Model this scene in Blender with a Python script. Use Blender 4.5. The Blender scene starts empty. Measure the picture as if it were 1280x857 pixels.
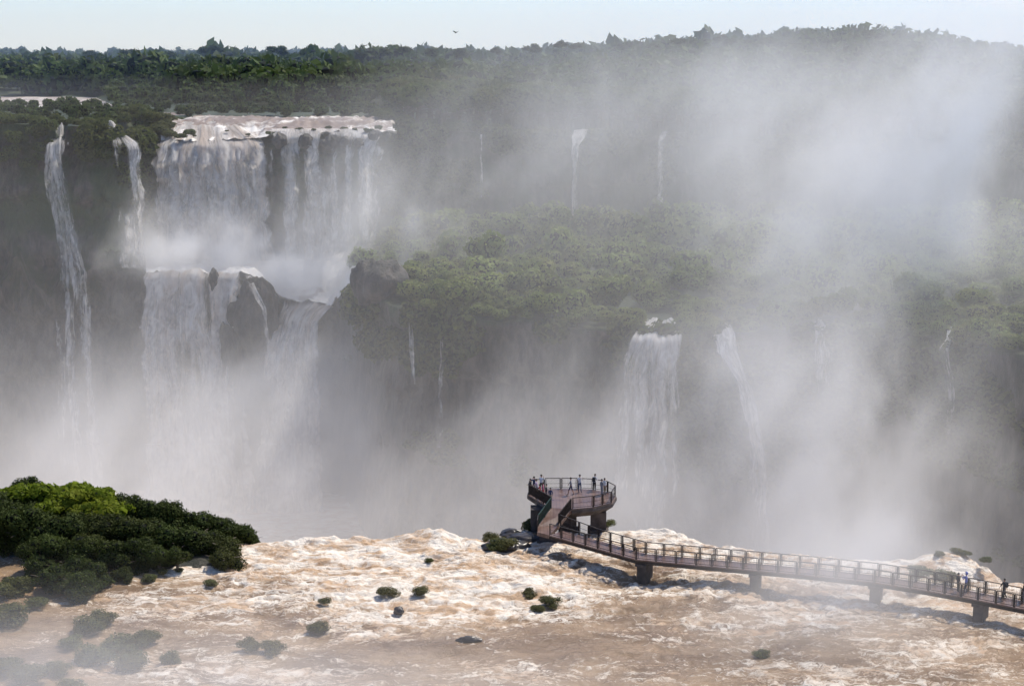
import bpy, math, random
import numpy as np
from mathutils import Vector, Matrix, Euler

random.seed(7)
RNG = np.random.default_rng(11)
sc = bpy.context.scene
COL = sc.collection
R = math.radians

# ------------------------------------------------------------------ camera
F = 2000.0; W0, H0 = 1280.0, 857.0
CAMZ = 46.0
PITCH = math.atan((428.5 - 72) / F)
cam_d = bpy.data.cameras.new('camera'); cam = bpy.data.objects.new('camera', cam_d); COL.objects.link(cam)
cam.location = (0, 0, CAMZ); cam.rotation_euler = (math.pi / 2 - PITCH, 0, 0)
cam_d.sensor_width = 36; cam_d.lens = F / W0 * 36; cam_d.clip_start = 1; cam_d.clip_end = 9000
sc.camera = cam
cp, sp = math.cos(PITCH), math.sin(PITCH)

def ray(px, py):
    u = (px - 640) / F; v = (428.5 - py) / F
    return Vector((u, cp + v * sp, -sp + v * cp))
def P(px, py, z):                      # the point of the plane z seen at that pixel
    d = ray(px, py); t = (z - CAMZ) / d.z
    return Vector((d.x * t, d.y * t, z))
def PY(px, py, Y):                     # the point at distance Y along the ground
    d = ray(px, py); t = Y / d.y
    return Vector((d.x * t, Y, CAMZ + d.z * t))
def S(a): return a / (cp * F)          # tangent-ish helper

# ------------------------------------------------------------------ noise
def _h(ix, iy, iz, seed):
    n = (ix.astype(np.int64) * 374761393 + iy.astype(np.int64) * 668265263 + iz.astype(np.int64) * 2147483647 + seed * 974634777) & 0xffffffff
    n = ((n ^ (n >> 13)) * 1274126177) & 0xffffffff
    n = (n ^ (n >> 16)) & 0xffffffff
    n = (n * 2246822519) & 0xffffffff
    n = n ^ (n >> 15)
    return n.astype(np.float64) / 4294967295.0
def vnoise(x, y, z=None, seed=0):
    x = np.asarray(x, float); y = np.asarray(y, float)
    if z is None:
        ix, iy = np.floor(x), np.floor(y); fx, fy = x - ix, y - iy
        fx = fx * fx * fx * (fx * (fx * 6 - 15) + 10); fy = fy * fy * fy * (fy * (fy * 6 - 15) + 10)
        k = np.zeros_like(ix)
        a = _h(ix, iy, k, seed); b = _h(ix + 1, iy, k, seed); c = _h(ix, iy + 1, k, seed); d = _h(ix + 1, iy + 1, k, seed)
        return (a + (b - a) * fx) * (1 - fy) + (c + (d - c) * fx) * fy
    z = np.asarray(z, float); iz = np.floor(z); fz = z - iz; fz = fz * fz * (3 - 2 * fz)
    ix, iy = np.floor(x), np.floor(y); fx, fy = x - ix, y - iy
    fx = fx * fx * (3 - 2 * fx); fy = fy * fy * (3 - 2 * fy)
    def L(k):
        a = _h(ix, iy, k, seed); b = _h(ix + 1, iy, k, seed); c = _h(ix, iy + 1, k, seed); d = _h(ix + 1, iy + 1, k, seed)
        return (a + (b - a) * fx) * (1 - fy) + (c + (d - c) * fx) * fy
    return L(iz) * (1 - fz) + L(iz + 1) * fz
def fbm(x, y, z=None, oct=4, seed=0, gain=0.5, ridged=False):
    s = 0; a = 1; t = 0; f = 1
    for i in range(oct):
        n = vnoise(x * f + 17.3 * i, y * f + 9.1 * i, None if z is None else z * f, seed + i)
        if ridged: n = 1 - abs(2 * n - 1)
        s = s + a * n; t += a; a *= gain; f *= 2.03
    return s / t
def sstep(a, b, x): t = np.clip((x - a) / (b - a), 0, 1); return t * t * (3 - 2 * t)

# ------------------------------------------------------------------ mesh helpers
def mesh_np(name, V, Fq, attrs=None, smooth=False):
    V = np.asarray(V, np.float32); Fq = np.asarray(Fq, np.int32); k = Fq.shape[1]
    me = bpy.data.meshes.new(name)
    me.vertices.add(len(V)); me.vertices.foreach_set('co', V.ravel())
    me.loops.add(Fq.size); me.loops.foreach_set('vertex_index', Fq.ravel())
    me.polygons.add(len(Fq)); me.polygons.foreach_set('loop_start', np.arange(0, Fq.size, k, dtype=np.int32))
    me.polygons.foreach_set('loop_total', np.full(len(Fq), k, np.int32))
    if smooth: me.polygons.foreach_set('use_smooth', np.ones(len(Fq), bool))
    me.update(calc_edges=True)
    for n, (dom, arr) in (attrs or {}).items():
        arr = np.asarray(arr, np.float32)
        if arr.ndim == 1:
            a = me.attributes.new(n, 'FLOAT', dom); a.data.foreach_set('value', arr)
        else:
            a = me.attributes.new(n, 'FLOAT_VECTOR', dom); a.data.foreach_set('vector', arr.ravel())
    return me
def grid_faces(nu, nv):               # verts index = j*nu+i
    i, j = np.meshgrid(np.arange(nu - 1), np.arange(nv - 1))
    a = (j * nu + i).ravel()
    return np.stack([a, a + 1, a + 1 + nu, a + nu], 1)
def link(name, me, mat=None, parent=None, loc=None, label=None, cat=None, group=None, kind=None):
    o = bpy.data.objects.new(name, me); COL.objects.link(o)
    if mat is not None and me is not None:
        me.materials.clear()
        for m in (mat if isinstance(mat, (list, tuple)) else [mat]): me.materials.append(m)
    if parent is not None: o.parent = parent
    if loc is not None: o.location = loc
    if label: o['label'] = label
    if cat: o['category'] = cat
    if group: o['group'] = group
    if kind: o['kind'] = kind
    return o
def empty(name, loc, label, cat, group=None):
    return link(name, None, None, None, loc, label, cat, group)

class MB:
    def __init__(s): s.v = []; s.f = []
    def box(s, c, h, rot=None):
        b = len(s.v); c = Vector(c)
        for dx, dy, dz in ((-1,-1,-1),(1,-1,-1),(1,1,-1),(-1,1,-1),(-1,-1,1),(1,-1,1),(1,1,1),(-1,1,1)):
            p = Vector((dx*h[0], dy*h[1], dz*h[2]))
            if rot is not None: p = rot @ p
            s.v.append(tuple(c + p))
        s.f += [tuple(b + i for i in q) for q in ((0,3,2,1),(4,5,6,7),(0,1,5,4),(1,2,6,5),(2,3,7,6),(3,0,4,7))]
    def bar(s, a, b_, w, h=None):
        a = Vector(a); b_ = Vector(b_); d = b_ - a; L = d.length
        if L < 1e-6: return
        x = d.normalized(); up = Vector((0,0,1)) if abs(x.z) < .95 else Vector((0,1,0))
        y = up.cross(x).normalized(); z = x.cross(y)
        s.box((a + b_) / 2, (L/2, w/2, (h or w)/2), Matrix((x, y, z)).transposed())
    def prism(s, pts, z0, z1):          # pts counter-clockwise (x,y[,z offset])
        b = len(s.v); n = len(pts)
        for p in pts: s.v.append((p[0], p[1], z0 if not callable(z0) else z0(p)))
        for p in pts: s.v.append((p[0], p[1], z1 if not callable(z1) else z1(p)))
        s.f.append(tuple(b + i for i in reversed(range(n)))); s.f.append(tuple(b + n + i for i in range(n)))
        for i in range(n): s.f.append((b + i, b + (i+1) % n, b + n + (i+1) % n, b + n + i))
    def mesh(s, name):
        me = bpy.data.meshes.new(name); me.from_pydata(s.v, [], s.f); me.update(); return me
    def build(s, name, mat, parent=None, **k): return link(name, s.mesh(name), mat, parent, **k)

# ------------------------------------------------------------------ materials
class NT:
    def __init__(s, tree): s.t = tree
    def n(s, typ, **k):
        nd = s.t.nodes.new(typ)
        ins = k.pop('ins', {})
        for a, b in k.items(): setattr(nd, a, b)
        for a, b in ins.items():
            sock = nd.inputs[a]
            if isinstance(b, bpy.types.NodeSocket): s.t.links.new(b, sock)
            else: sock.default_value = b
        return nd
    def m(s, op, a, b=None, c=None, clamp=False):
        nd = s.t.nodes.new('ShaderNodeMath'); nd.operation = op; nd.use_clamp = clamp
        for i, x in enumerate((a, b, c)):
            if x is None: continue
            if isinstance(x, bpy.types.NodeSocket): s.t.links.new(x, nd.inputs[i])
            else: nd.inputs[i].default_value = x
        return nd.outputs[0]
    def v(s, op, a, b=None):
        nd = s.t.nodes.new('ShaderNodeVectorMath'); nd.operation = op
        for i, x in enumerate((a, b)):
            if x is None: continue
            if isinstance(x, bpy.types.NodeSocket): s.t.links.new(x, nd.inputs[i])
            else: nd.inputs[i].default_value = x
        return nd
    def mix(s, f, a, b):
        nd = s.t.nodes.new('ShaderNodeMix'); nd.data_type = 'RGBA'
        for i, x in ((0, f), (6, a), (7, b)):
            if isinstance(x, bpy.types.NodeSocket): s.t.links.new(x, nd.inputs[i])
            else: nd.inputs[i].default_value = x if not isinstance(x, tuple) else (*x, 1)[:4]
        return nd.outputs[2]
    def ss(s, x, a, b):
        nd = s.t.nodes.new('ShaderNodeMapRange'); nd.interpolation_type = 'SMOOTHSTEP'
        s.t.links.new(x, nd.inputs[0]); nd.inputs[1].default_value = a; nd.inputs[2].default_value = b
        return nd.outputs[0]
    def attr(s, name): return s.n('ShaderNodeAttribute', attribute_name=name)
    def noise(s, vec, scale, detail=3, rough=.5, dist=0, out='Fac'):
        nd = s.n('ShaderNodeTexNoise', ins={'Scale': scale, 'Detail': detail, 'Roughness': rough, 'Distortion': dist})
        if vec is not None: s.t.links.new(vec, nd.inputs['Vector'])
        return nd.outputs[out]
def material(name):
    m = bpy.data.materials.new(name); m.use_nodes = True; t = m.node_tree
    t.nodes.clear(); return m, NT(t)
def finish(m, N, shader, disp=None, vol=None):
    o = N.n('ShaderNodeOutputMaterial')
    if shader is not None: N.t.links.new(shader, o.inputs['Surface'])
    if vol is not None: N.t.links.new(vol, o.inputs['Volume'])
    return m
def scaled(N, vec, sx, sy, sz):
    return N.v('MULTIPLY', vec, (sx, sy, sz)).outputs[0]

def mat_plain(name, c, rough=.7, var=.25, scale=3., metal=0, spec=.5):
    m, N = material(name)
    g = N.n('ShaderNodeNewGeometry').outputs['Position']
    f = N.noise(g, scale, 4)
    col = N.mix(N.ss(f, .3, .7), tuple(x * (1 - var) for x in c), tuple(min(1, x * (1 + var)) for x in c))
    b = N.n('ShaderNodeBsdfPrincipled', ins={'Base Color': col, 'Roughness': rough, 'Metallic': metal, 'Specular IOR Level': spec})
    return finish(m, N, b.outputs[0])

def mat_leaf(name, dark, light, core=.25, transl=.25, hue=.5):
    m, N = material(name)
    v = N.attr('leafvar').outputs['Fac']          # 0..1 per leaf, -1 for the inner core
    r = N.n('ShaderNodeObjectInfo').outputs['Random']
    g = N.n('ShaderNodeNewGeometry').outputs['Position']
    big = N.noise(g, .22, 2)
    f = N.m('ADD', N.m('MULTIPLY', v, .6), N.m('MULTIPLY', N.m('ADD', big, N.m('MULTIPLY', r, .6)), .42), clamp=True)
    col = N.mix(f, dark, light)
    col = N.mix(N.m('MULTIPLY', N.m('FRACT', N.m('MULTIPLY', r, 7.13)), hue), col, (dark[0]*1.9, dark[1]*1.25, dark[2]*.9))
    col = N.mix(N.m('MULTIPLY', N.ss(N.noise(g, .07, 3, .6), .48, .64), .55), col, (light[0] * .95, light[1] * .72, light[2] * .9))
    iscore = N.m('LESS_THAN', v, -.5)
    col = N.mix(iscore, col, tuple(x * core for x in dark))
    d = N.n('ShaderNodeBsdfPrincipled', ins={'Base Color': col, 'Roughness': .7, 'Specular IOR Level': .12})
    t = N.n('ShaderNodeBsdfTranslucent', ins={'Color': col})
    mx = N.n('ShaderNodeMixShader', ins={'Fac': N.m('MULTIPLY', N.m('SUBTRACT', 1., iscore), transl)})
    N.t.links.new(d.outputs[0], mx.inputs[1]); N.t.links.new(t.outputs[0], mx.inputs[2])
    return finish(m, N, mx.outputs[0])

M = {}
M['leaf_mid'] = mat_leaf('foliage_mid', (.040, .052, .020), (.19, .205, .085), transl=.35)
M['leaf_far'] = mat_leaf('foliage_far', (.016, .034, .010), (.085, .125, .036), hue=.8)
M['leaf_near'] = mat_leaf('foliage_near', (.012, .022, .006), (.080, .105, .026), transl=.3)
M['leaf_bright'] = mat_leaf('foliage_bright', (.04, .062, .005), (.21, .27, .025), transl=.45, hue=.15)  # own yellow-green, brightened to paint in the sun on these crowns
M['leaf_cliff'] = mat_leaf('foliage_cliff', (.035, .062, .016), (.115, .145, .045), hue=.5, transl=.45)
M['bark'] = mat_plain('bark', (.09, .07, .05), .9, .4, 4)
M['rust'] = mat_plain('weathered_dark_metal', (.034, .024, .021), .6, .35, 3, metal=.3)
M['green_rail'] = mat_plain('green_painted_rail', (.022, .055, .038), .35, .2, 3)
M['concrete'] = mat_plain('stained_concrete', (.065, .052, .048), .85, .45, 1.2)
M['hair'] = mat_plain('dark_hair', (.015, .011, .009), .6)
M['skin'] = mat_plain('skin', (.38, .21, .14), .55, .05)

def mat_rock():
    m, N = material('wet_basalt')
    g = N.n('ShaderNodeNewGeometry'); p = g.outputs['Position']
    col = N.mix(N.ss(N.noise(scaled(N, p, 1, 1, .35), .5, 6, .6), .35, .7), (.018, .017, .018), (.13, .108, .092))
    mo = N.m('MULTIPLY', N.ss(N.noise(p, .12, 4, .6), .42, .6), N.ss(N.attr('moss').outputs['Fac'], 0., 1.))
    col = N.mix(mo, col, (.035, .060, .016))
    nz = N.n('ShaderNodeSeparateXYZ', ins={0: g.outputs['Normal']}).outputs['Z']
    col = N.mix(N.m('MULTIPLY', N.ss(nz, .35, .75), N.attr('moss').outputs['Fac']), col, (.035, .055, .016))
    bp = N.n('ShaderNodeBump', ins={'Strength': 1.0, 'Distance': 1.4, 'Height': N.noise(scaled(N, p, 1, 1, .5), .9, 6, .65)})
    b = N.n('ShaderNodeBsdfPrincipled', ins={'Base Color': col, 'Roughness': .6, 'Normal': bp.outputs[0]})
    return finish(m, N, b.outputs[0])
M['rock'] = mat_rock()

def mat_river():
    m, N = material('silty_foaming_river')
    g = N.n('ShaderNodeNewGeometry'); p = g.outputs['Position']
    foam = N.attr('foam').outputs['Fac']
    pw = N.v('ADD', scaled(N, p, .55, 1., .6), N.v('MULTIPLY', N.noise(p, .35, 3, out='Color'), (3.5, 3.5, 1)).outputs[0]).outputs[0]
    pw = N.v('ADD', pw, N.v('MULTIPLY', N.noise(p, 1.3, 3, out='Color'), (1.1, .9, .5)).outputs[0]).outputs[0]
    n1 = N.noise(pw, 1.1, 6, .68, 1.3)
    n2 = N.noise(pw, 4.0, 4, .65, .8)
    fi = N.m('ADD', foam, N.m('MULTIPLY', N.m('SUBTRACT', n1, .5), 2.0))
    fi = N.m('ADD', fi, N.m('MULTIPLY', N.m('SUBTRACT', n2, .5), 1.1))
    n3 = N.noise(N.v('MULTIPLY', pw, (.8, 1.2, 1)).outputs[0], .42, 6, .6, 2.2)
    vein = N.m('SUBTRACT', 1., N.m('ABSOLUTE', N.m('MULTIPLY', N.m('SUBTRACT', n3, .5), 9.)), clamp=True)
    fi = N.m('ADD', fi, N.m('MULTIPLY', vein, .28))
    ff = N.ss(fi, .23, .86)
    br = N.mix(N.ss(N.noise(scaled(N, p, .5, 1, 1), .25, 4), .3, .7), (.19, .122, .070), (.37, .255, .155))
    cream = N.mix(N.ss(N.noise(pw, .7, 6, .65), .36, .60), (.50, .335, .205), (.80, .73, .63))
    col = N.mix(ff, br, cream)
    bp = N.n('ShaderNodeBump', ins={'Strength': .7, 'Distance': .28, 'Height': N.m('ADD', n1, N.m('MULTIPLY', n2, .5))})
    b = N.n('ShaderNodeBsdfPrincipled', ins={'Base Color': col, 'Roughness': N.m('ADD', .16, N.m('MULTIPLY', ff, .5)), 'Normal': bp.outputs[0], 'IOR': 1.33})
    return finish(m, N, b.outputs[0])
M['river'] = mat_river()

def mat_upper_river():
    m, N = material('upper_river')
    p = N.n('ShaderNodeNewGeometry').outputs['Position']
    foam = N.attr('foam').outputs['Fac']
    n1 = N.noise(scaled(N, p, .35, .5, .4), .8, 6, .7, .8)
    ff = N.ss(N.m('ADD', foam, N.m('MULTIPLY', N.m('SUBTRACT', n1, .5), 1.8)), .3, .75)
    col = N.mix(ff, (.26, .20, .165), (.80, .76, .70))
    bp = N.n('ShaderNodeBump', ins={'Strength': .6, 'Distance': .4, 'Height': n1})
    b = N.n('ShaderNodeBsdfPrincipled', ins={'Base Color': col, 'Roughness': N.m('ADD', .5, N.m('MULTIPLY', ff, .3)), 'Normal': bp.outputs[0], 'IOR': 1.33})
    return finish(m, N, b.outputs[0])
M['upper'] = mat_upper_river()

def mat_fall():
    m, N = material('falling_water')
    uv = N.attr('fuv').outputs['Vector']         # metres across, metres down, random
    d = N.attr('dens').outputs['Fac']
    wob = N.v('MULTIPLY', N.noise(scaled(N, uv, .25, .12, 1), 1, 3, out='Color'), (2.2, 1.5, 0)).outputs[0]
    u2 = N.v('ADD', uv, wob).outputs[0]
    s1 = N.noise(scaled(N, u2, .75, .075, 1), 1, 5, .62)
    s2 = N.noise(scaled(N, u2, 3.2, .42, 1), 1, 5, .7)
    cl = N.noise(scaled(N, u2, .5, .34, 1), 1, 5, .65, .6)
    dd = N.m('ADD', d, N.m('MULTIPLY', N.m('SUBTRACT', s1, .5), 1.9))
    dd = N.m('ADD', dd, N.m('MULTIPLY', N.m('SUBTRACT', s2, .5), .8))
    dd = N.m('ADD', dd, N.m('MULTIPLY', N.m('SUBTRACT', cl, .5), .9))
    al = N.m('MULTIPLY', N.ss(dd, .12, .95), N.ss(d, .02, .25))
    tn = N.ss(N.noise(scaled(N, u2, .32, .09, 1), 1, 5, .6), .35, .75)
    white = N.mix(N.ss(cl, .35, .65), (.66, .63, .60), (.93, .91, .88))
    col = N.mix(N.m('MULTIPLY', N.m('MULTIPLY', tn, .6), N.attr('tan').outputs['Fac']), white, (.72, .55, .42))
    bp = N.n('ShaderNodeBump', ins={'Strength': .7, 'Distance': .5, 'Height': N.m('ADD', s1, N.m('MULTIPLY', cl, .6))})
    b = N.n('ShaderNodeBsdfDiffuse', ins={'Color': col, 'Normal': bp.outputs[0]})
    tl = N.n('ShaderNodeBsdfTranslucent', ins={'Color': col})
    mb = N.n('ShaderNodeMixShader', ins={'Fac': .58}); N.t.links.new(b.outputs[0], mb.inputs[1]); N.t.links.new(tl.outputs[0], mb.inputs[2])
    tr = N.n('ShaderNodeBsdfTransparent')
    mx = N.n('ShaderNodeMixShader', ins={'Fac': al}); N.t.links.new(tr.outputs[0], mx.inputs[1]); N.t.links.new(mb.outputs[0], mx.inputs[2])
    return finish(m, N, mx.outputs[0])
M['fall'] = mat_fall()

def mat_deck():
    m, N = material('wet_deck_boards')
    p = N.n('ShaderNodeNewGeometry').outputs['Position']
    n = N.noise(p, .9, 4)
    col = N.mix(N.ss(n, .3, .7), (.115, .062, .045), (.19, .125, .10))
    w = N.m('FRACT', N.m('MULTIPLY', N.n('ShaderNodeSeparateXYZ', ins={0: p}).outputs['X'], 3.0))
    col = N.mix(N.m('LESS_THAN', w, .08), col, (.05, .03, .025))
    b = N.n('ShaderNodeBsdfPrincipled', ins={'Base Color': col, 'Roughness': N.m('ADD', .15, N.m('MULTIPLY', n, .4))})
    return finish(m, N, b.outputs[0])
M['deck'] = mat_deck()

# ------------------------------------------------------------------ sky and sun
SUN_AZ, SUN_EL = R(46), R(57)          # azimuth to the right of straight ahead
w = bpy.data.worlds.new('World'); sc.world = w; w.use_nodes = True; t = w.node_tree; t.nodes.clear()
N = NT(t)
sky = N.n('ShaderNodeTexSky', sky_type='NISHITA', sun_disc=False, sun_elevation=SUN_EL, sun_rotation=SUN_AZ,
          altitude=200, air_density=.9, dust_density=.25, ozone_density=3.0)
# thin bright cloud streaks low in the sky
tc = N.n('ShaderNodeTexCoord').outputs['Generated']
cln = N.noise(scaled(N, tc, 6, 6, 60), 1.0, 6, .6, .4)
sx = N.n('ShaderNodeSeparateXYZ', ins={0: tc})
cm = N.m('MULTIPLY', N.ss(sx.outputs['X'], .12, .32), N.ss(cln, .45, .7))
tint = N.v('MULTIPLY', sky.outputs[0], (.89, .93, 1.04)).outputs[0]
hz_ = N.m('MULTIPLY', N.ss(sx.outputs['Z'], .16, -.01), N.m('ADD', .28, N.m('MULTIPLY', N.ss(sx.outputs['X'], -.25, .30), .5)))
skyc = N.mix(hz_, tint, (5.1, 6.2, 7.9))
skyc = N.mix(N.m('MULTIPLY', cm, .6), skyc, (7.4, 7.5, 7.7))
bg = N.n('ShaderNodeBackground', ins={'Color': skyc, 'Strength': .15})
N.t.links.new(bg.outputs[0], N.n('ShaderNodeOutputWorld').inputs['Surface'])
sun_d = bpy.data.lights.new('sun', 'SUN'); sun_d.energy = 5.0; sun_d.angle = R(.5); sun_d.color = (1, .925, .81)
sun = bpy.data.objects.new('sun', sun_d); COL.objects.link(sun)
sd = Vector((math.sin(SUN_AZ) * math.cos(SUN_EL), math.cos(SUN_AZ) * math.cos(SUN_EL), math.sin(SUN_EL)))
sun.rotation_euler = sd.to_track_quat('Z', 'Y').to_euler(); sun.location = (60, 100, 200)

# ------------------------------------------------------------------ far gorge terrain
_K = np.array([   # picture column, lower lip distance, upper foot distance, lower lip z, upper foot z, upper lip z
    (-900, 322, 345, -2, 0, 32.5), (-200, 336, 342, 0, 1, 32.5), (0, 338, 341, 0, 1, 32.0), (120, 339, 341, 0, 1, 31.2), (172, 339, 343, 0, 1, 29.5), (190, 337, 352, 0, 1.5, 28.3),
    (325, 337, 354, 0, 1.5, 28.3), (350, 338, 355, -6, 0, 30), (418, 338, 356, -7, 1, 30), (436, 328, 358, -1, 2, 30), (458, 297, 362, 1.5, 3, 30), (500, 283, 368, 1.5, 5, 30),
    (600, 275, 378, 1, 7, 28.3), (700, 271, 382, .5, 7, 27.6), (800, 269, 384, 0, 6, 27), (900, 268, 386, 0, 6, 26.4), (1030, 264, 380, 0, 6, 26), (1190, 246, 372, 1, 7, 27),
    (1280, 230, 360, 2, 8, 28), (1500, 196, 340, 3, 9, 29), (2100, 170, 320, 3, 9, 29)], float)
KX, KD1, KD2, KZ1, KZ2, KZ3 = _K.T
KD3 = KD2 + 4
ZB = -47.0
def kn(px, K):                           # smooth interpolation
    w_ = 10.0
    return sum(np.interp(px + o * w_, KX, K) for o in (-1, -.5, 0, .5, 1)) / 5
def a2px(a): return 640 + a * cp * F      # a = X / Y (valid near the horizon)
def px2a(px): return (px - 640) / F / cp
def pl_rise(a, D):                        # plateau behind the lip
    base = kn(a2px(a), KZ3)
    pxa = a2px(a); rv = 1 - sstep(488, 520, pxa)
    z = base + (32.3 - base) * sstep(357, 374, D) * rv + (33.0 - base) * sstep(380, 470, D) * (1 - rv) + .7 * rv * sstep(480, 600, D)
    z = z + 3.5 * sstep(550, 1000, D) + 4.0 * sstep(900, 1600, D)
    hill = 9.0 * np.exp(-((a - .195) / .085) ** 2) * sstep(430, 640, D) + 3.5 * sstep(-.05, .12, a) * sstep(450, 700, D)
    hill = hill - 4 * sstep(.26, .33, a) * sstep(450, 700, D)
    return z + hill
def cliff_noise(x, y, z, seed=3):
    n = fbm(x * .07, z * .05, y * .07, 3, seed) - .5
    n2 = fbm(x * .25, z * .16, y * .25, 4, seed + 9, .55, True) - .5
    n3 = fbm(x * .6, z * .22, y * .6, 3, seed + 19, .6, True) - .5
    q = z * .085 + 1.6 * fbm(x * .03, z * .02, y * .03, 3, seed + 29); st = (q - np.floor(q)); st = st * st * (3 - 2 * st) - .5
    return 6.0 * n + 4.2 * n2 + 1.6 * n3 + 1.9 * st

def wet_lip(px):
    return np.clip(sstep(196, 208, px) * (1 - sstep(482, 490, px)) + np.exp(-((px - 88) / 7.) ** 4) + np.exp(-((px - 155) / 11.) ** 4), 0, 1)
def terrain_profile(a, n1=34, nsh=40, n2=30, npl=70):
    """arrays of (D, z, cliffweight) along each azimuth"""
    px = a2px(a); d1, d2, d3 = kn(px, KD1), kn(px, KD2), kn(px, KD3); z1, z2, z3 = kn(px, KZ1), kn(px, KZ2), kn(px, KZ3)
    zl = 16 * (fbm(px * .035, 0 * px, None, 4, 7) - .5) * (1 - sstep(172, 188, px)); z1 = z1 + zl; z2 = z2 + zl
    rows = []
    rows.append((d1 - 60, np.full_like(a, ZB - 3), 0 * a))
    rows.append((d1 - 14, np.full_like(a, ZB - 1), .3 + 0 * a))
    for t in np.linspace(0, 1, n1):
        bat = 7 * (1 - t) ** 1.5
        rows.append((d1 - bat, ZB + (z1 - ZB) * t, np.full_like(a, 1 - .75 * sstep(.9, 1, t))))
    for t in np.linspace(0, 1, nsh)[1:]:
        rows.append((d1 + (d2 - d1) * t, z1 + (z2 - z1) * t ** 1.2, np.full_like(a, .25)))
    for t in np.linspace(0, 1, n2)[1:]:
        rows.append((d2 + (d3 - d2) * t, z2 + (z3 - z2) * t ** .8 - 2.6 * wet_lip(px) * sstep(.6, 1, t), np.full_like(a, 1 - .8 * sstep(.88, 1, t))))
    for t in np.linspace(0, 1, npl)[1:]:
        D = d3 + (2600 - d3) * t ** 2.6
        rows.append((D, pl_rise(a, D), np.full_like(a, .15)))
    return np.array([r[0] for r in rows]), np.array([r[1] for r in rows]), np.array([r[2] for r in rows])
UPPER_Z = 32.0
def build_terrain():
    a = px2a(np.concatenate([np.linspace(-900, -60, 60), np.linspace(-50, 1330, 460), np.linspace(1345, 2100, 60)]))
    D, Z, Wc = terrain_profile(a)
    A = np.broadcast_to(a, D.shape)
    X = A * D; Y = D.copy()
    cn = cliff_noise(X, Y, Z)
    Y = Y + cn * Wc + np.abs(1.5 * Wc)      # pushed back more than forward
    # shelf and plateau ground lumps
    lump = (fbm(X * .05, Y * .05, None, 4, 21) - .5) * 5
    px = a2px(A)
    shelf = (Wc < .3) & (Wc > .2)
    amp = np.where(shelf, sstep(440, 470, px) * 1.0 + .08, 0.35)
    Z = Z + lump * amp * (Wc < .3)
    # keep land below the upper river where it flows
    inriver = river_mask(A, D)
    Z = np.where((Wc < .2), Z - 2.4 * np.maximum(inriver, wet_lip(px) * (D < 372)), Z)
    px_ = px
    moss = np.clip(sstep(-20, 22, Z) * .8 + .15 + .5 * (fbm(X * .03, Z * .05, None, 3, 5) - .5) + .5 * (Wc < .3), 0, 1)
    me = mesh_np('far_cliffs', np.stack([X, Y, Z], -1).reshape(-1, 3), grid_faces(D.shape[1], D.shape[0]), {'moss': ('POINT', moss.ravel())}, True)
    return link('far_cliffs', me, M['rock'], kind='structure', label='dark basalt gorge walls with the plateau above')
def river_mask(A, D):
    """1 where the upper river covers the plateau"""
    px = a2px(A)
    m = sstep(195, 235, px) * (1 - sstep(478, 500, px + 14 * (fbm(D * .1, px * .02, None, 3, 71) - .5))) * (1 - sstep(380, 388, D + 26 * (fbm(px * .022, D * .05, None, 3, 72) - .5)))
    back = sstep(470, 480, D) * (1 - sstep(560, 575, D)) * (1 - sstep(100, 150, px - (565 - D) * .3))
    ch = (1 - sstep(0, 26, np.abs(px - (130 + (480 - D) * 1.1)))) * (D > 390) * (D < 490)
    return np.clip(m + back + .9 * ch, 0, 1)
terrain = build_terrain()

# ------------------------------------------------------------------ water sheets
def nonuni(a0, a1, b0, b1, fine, coarse):
    return np.concatenate([np.arange(a0, b0, coarse), np.arange(b0, b1, fine), np.arange(b1, a1 + coarse, coarse)])
def build_upper_river():
    a = px2a(np.linspace(-500, 560, 420)); D = np.concatenate([np.linspace(357, 440, 70), np.linspace(442, 640, 60)])
    A, DD = np.meshgrid(a, D)
    m = river_mask(A, DD)
    X = A * DD; Y = DD
    wv = (fbm(X * .35, Y * .5, None, 4, 40, .55, True) - .5) * 1.7 * (DD < 430) + (fbm(X * .2, Y * .2, None, 3, 41) - .5) * .3
    Z = pl_rise(A, DD) - .55 + wv
    foam = .22 + .70 * (1 - sstep(359, 374, DD)) * (.35 + .65 * (1 - sstep(320, 350, a2px(A)))) + .9 * (fbm(X * .12, Y * .3, None, 3, 44) - .5) - .0 * X
    foam = np.where(DD > 450, .45, foam)
    V = np.stack([X, Y, Z], -1).reshape(-1, 3); Fq = grid_faces(len(a), len(D))
    mm = m.ravel(); Fq = Fq[(mm[Fq].max(1) > .35)]
    me = mesh_np('upper_river', V, Fq, {'foam': ('POINT', foam.ravel())}, True)
    return link('upper_river', me, M['upper'], kind='structure', label='upper river breaking into rapids above the falls')

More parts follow.
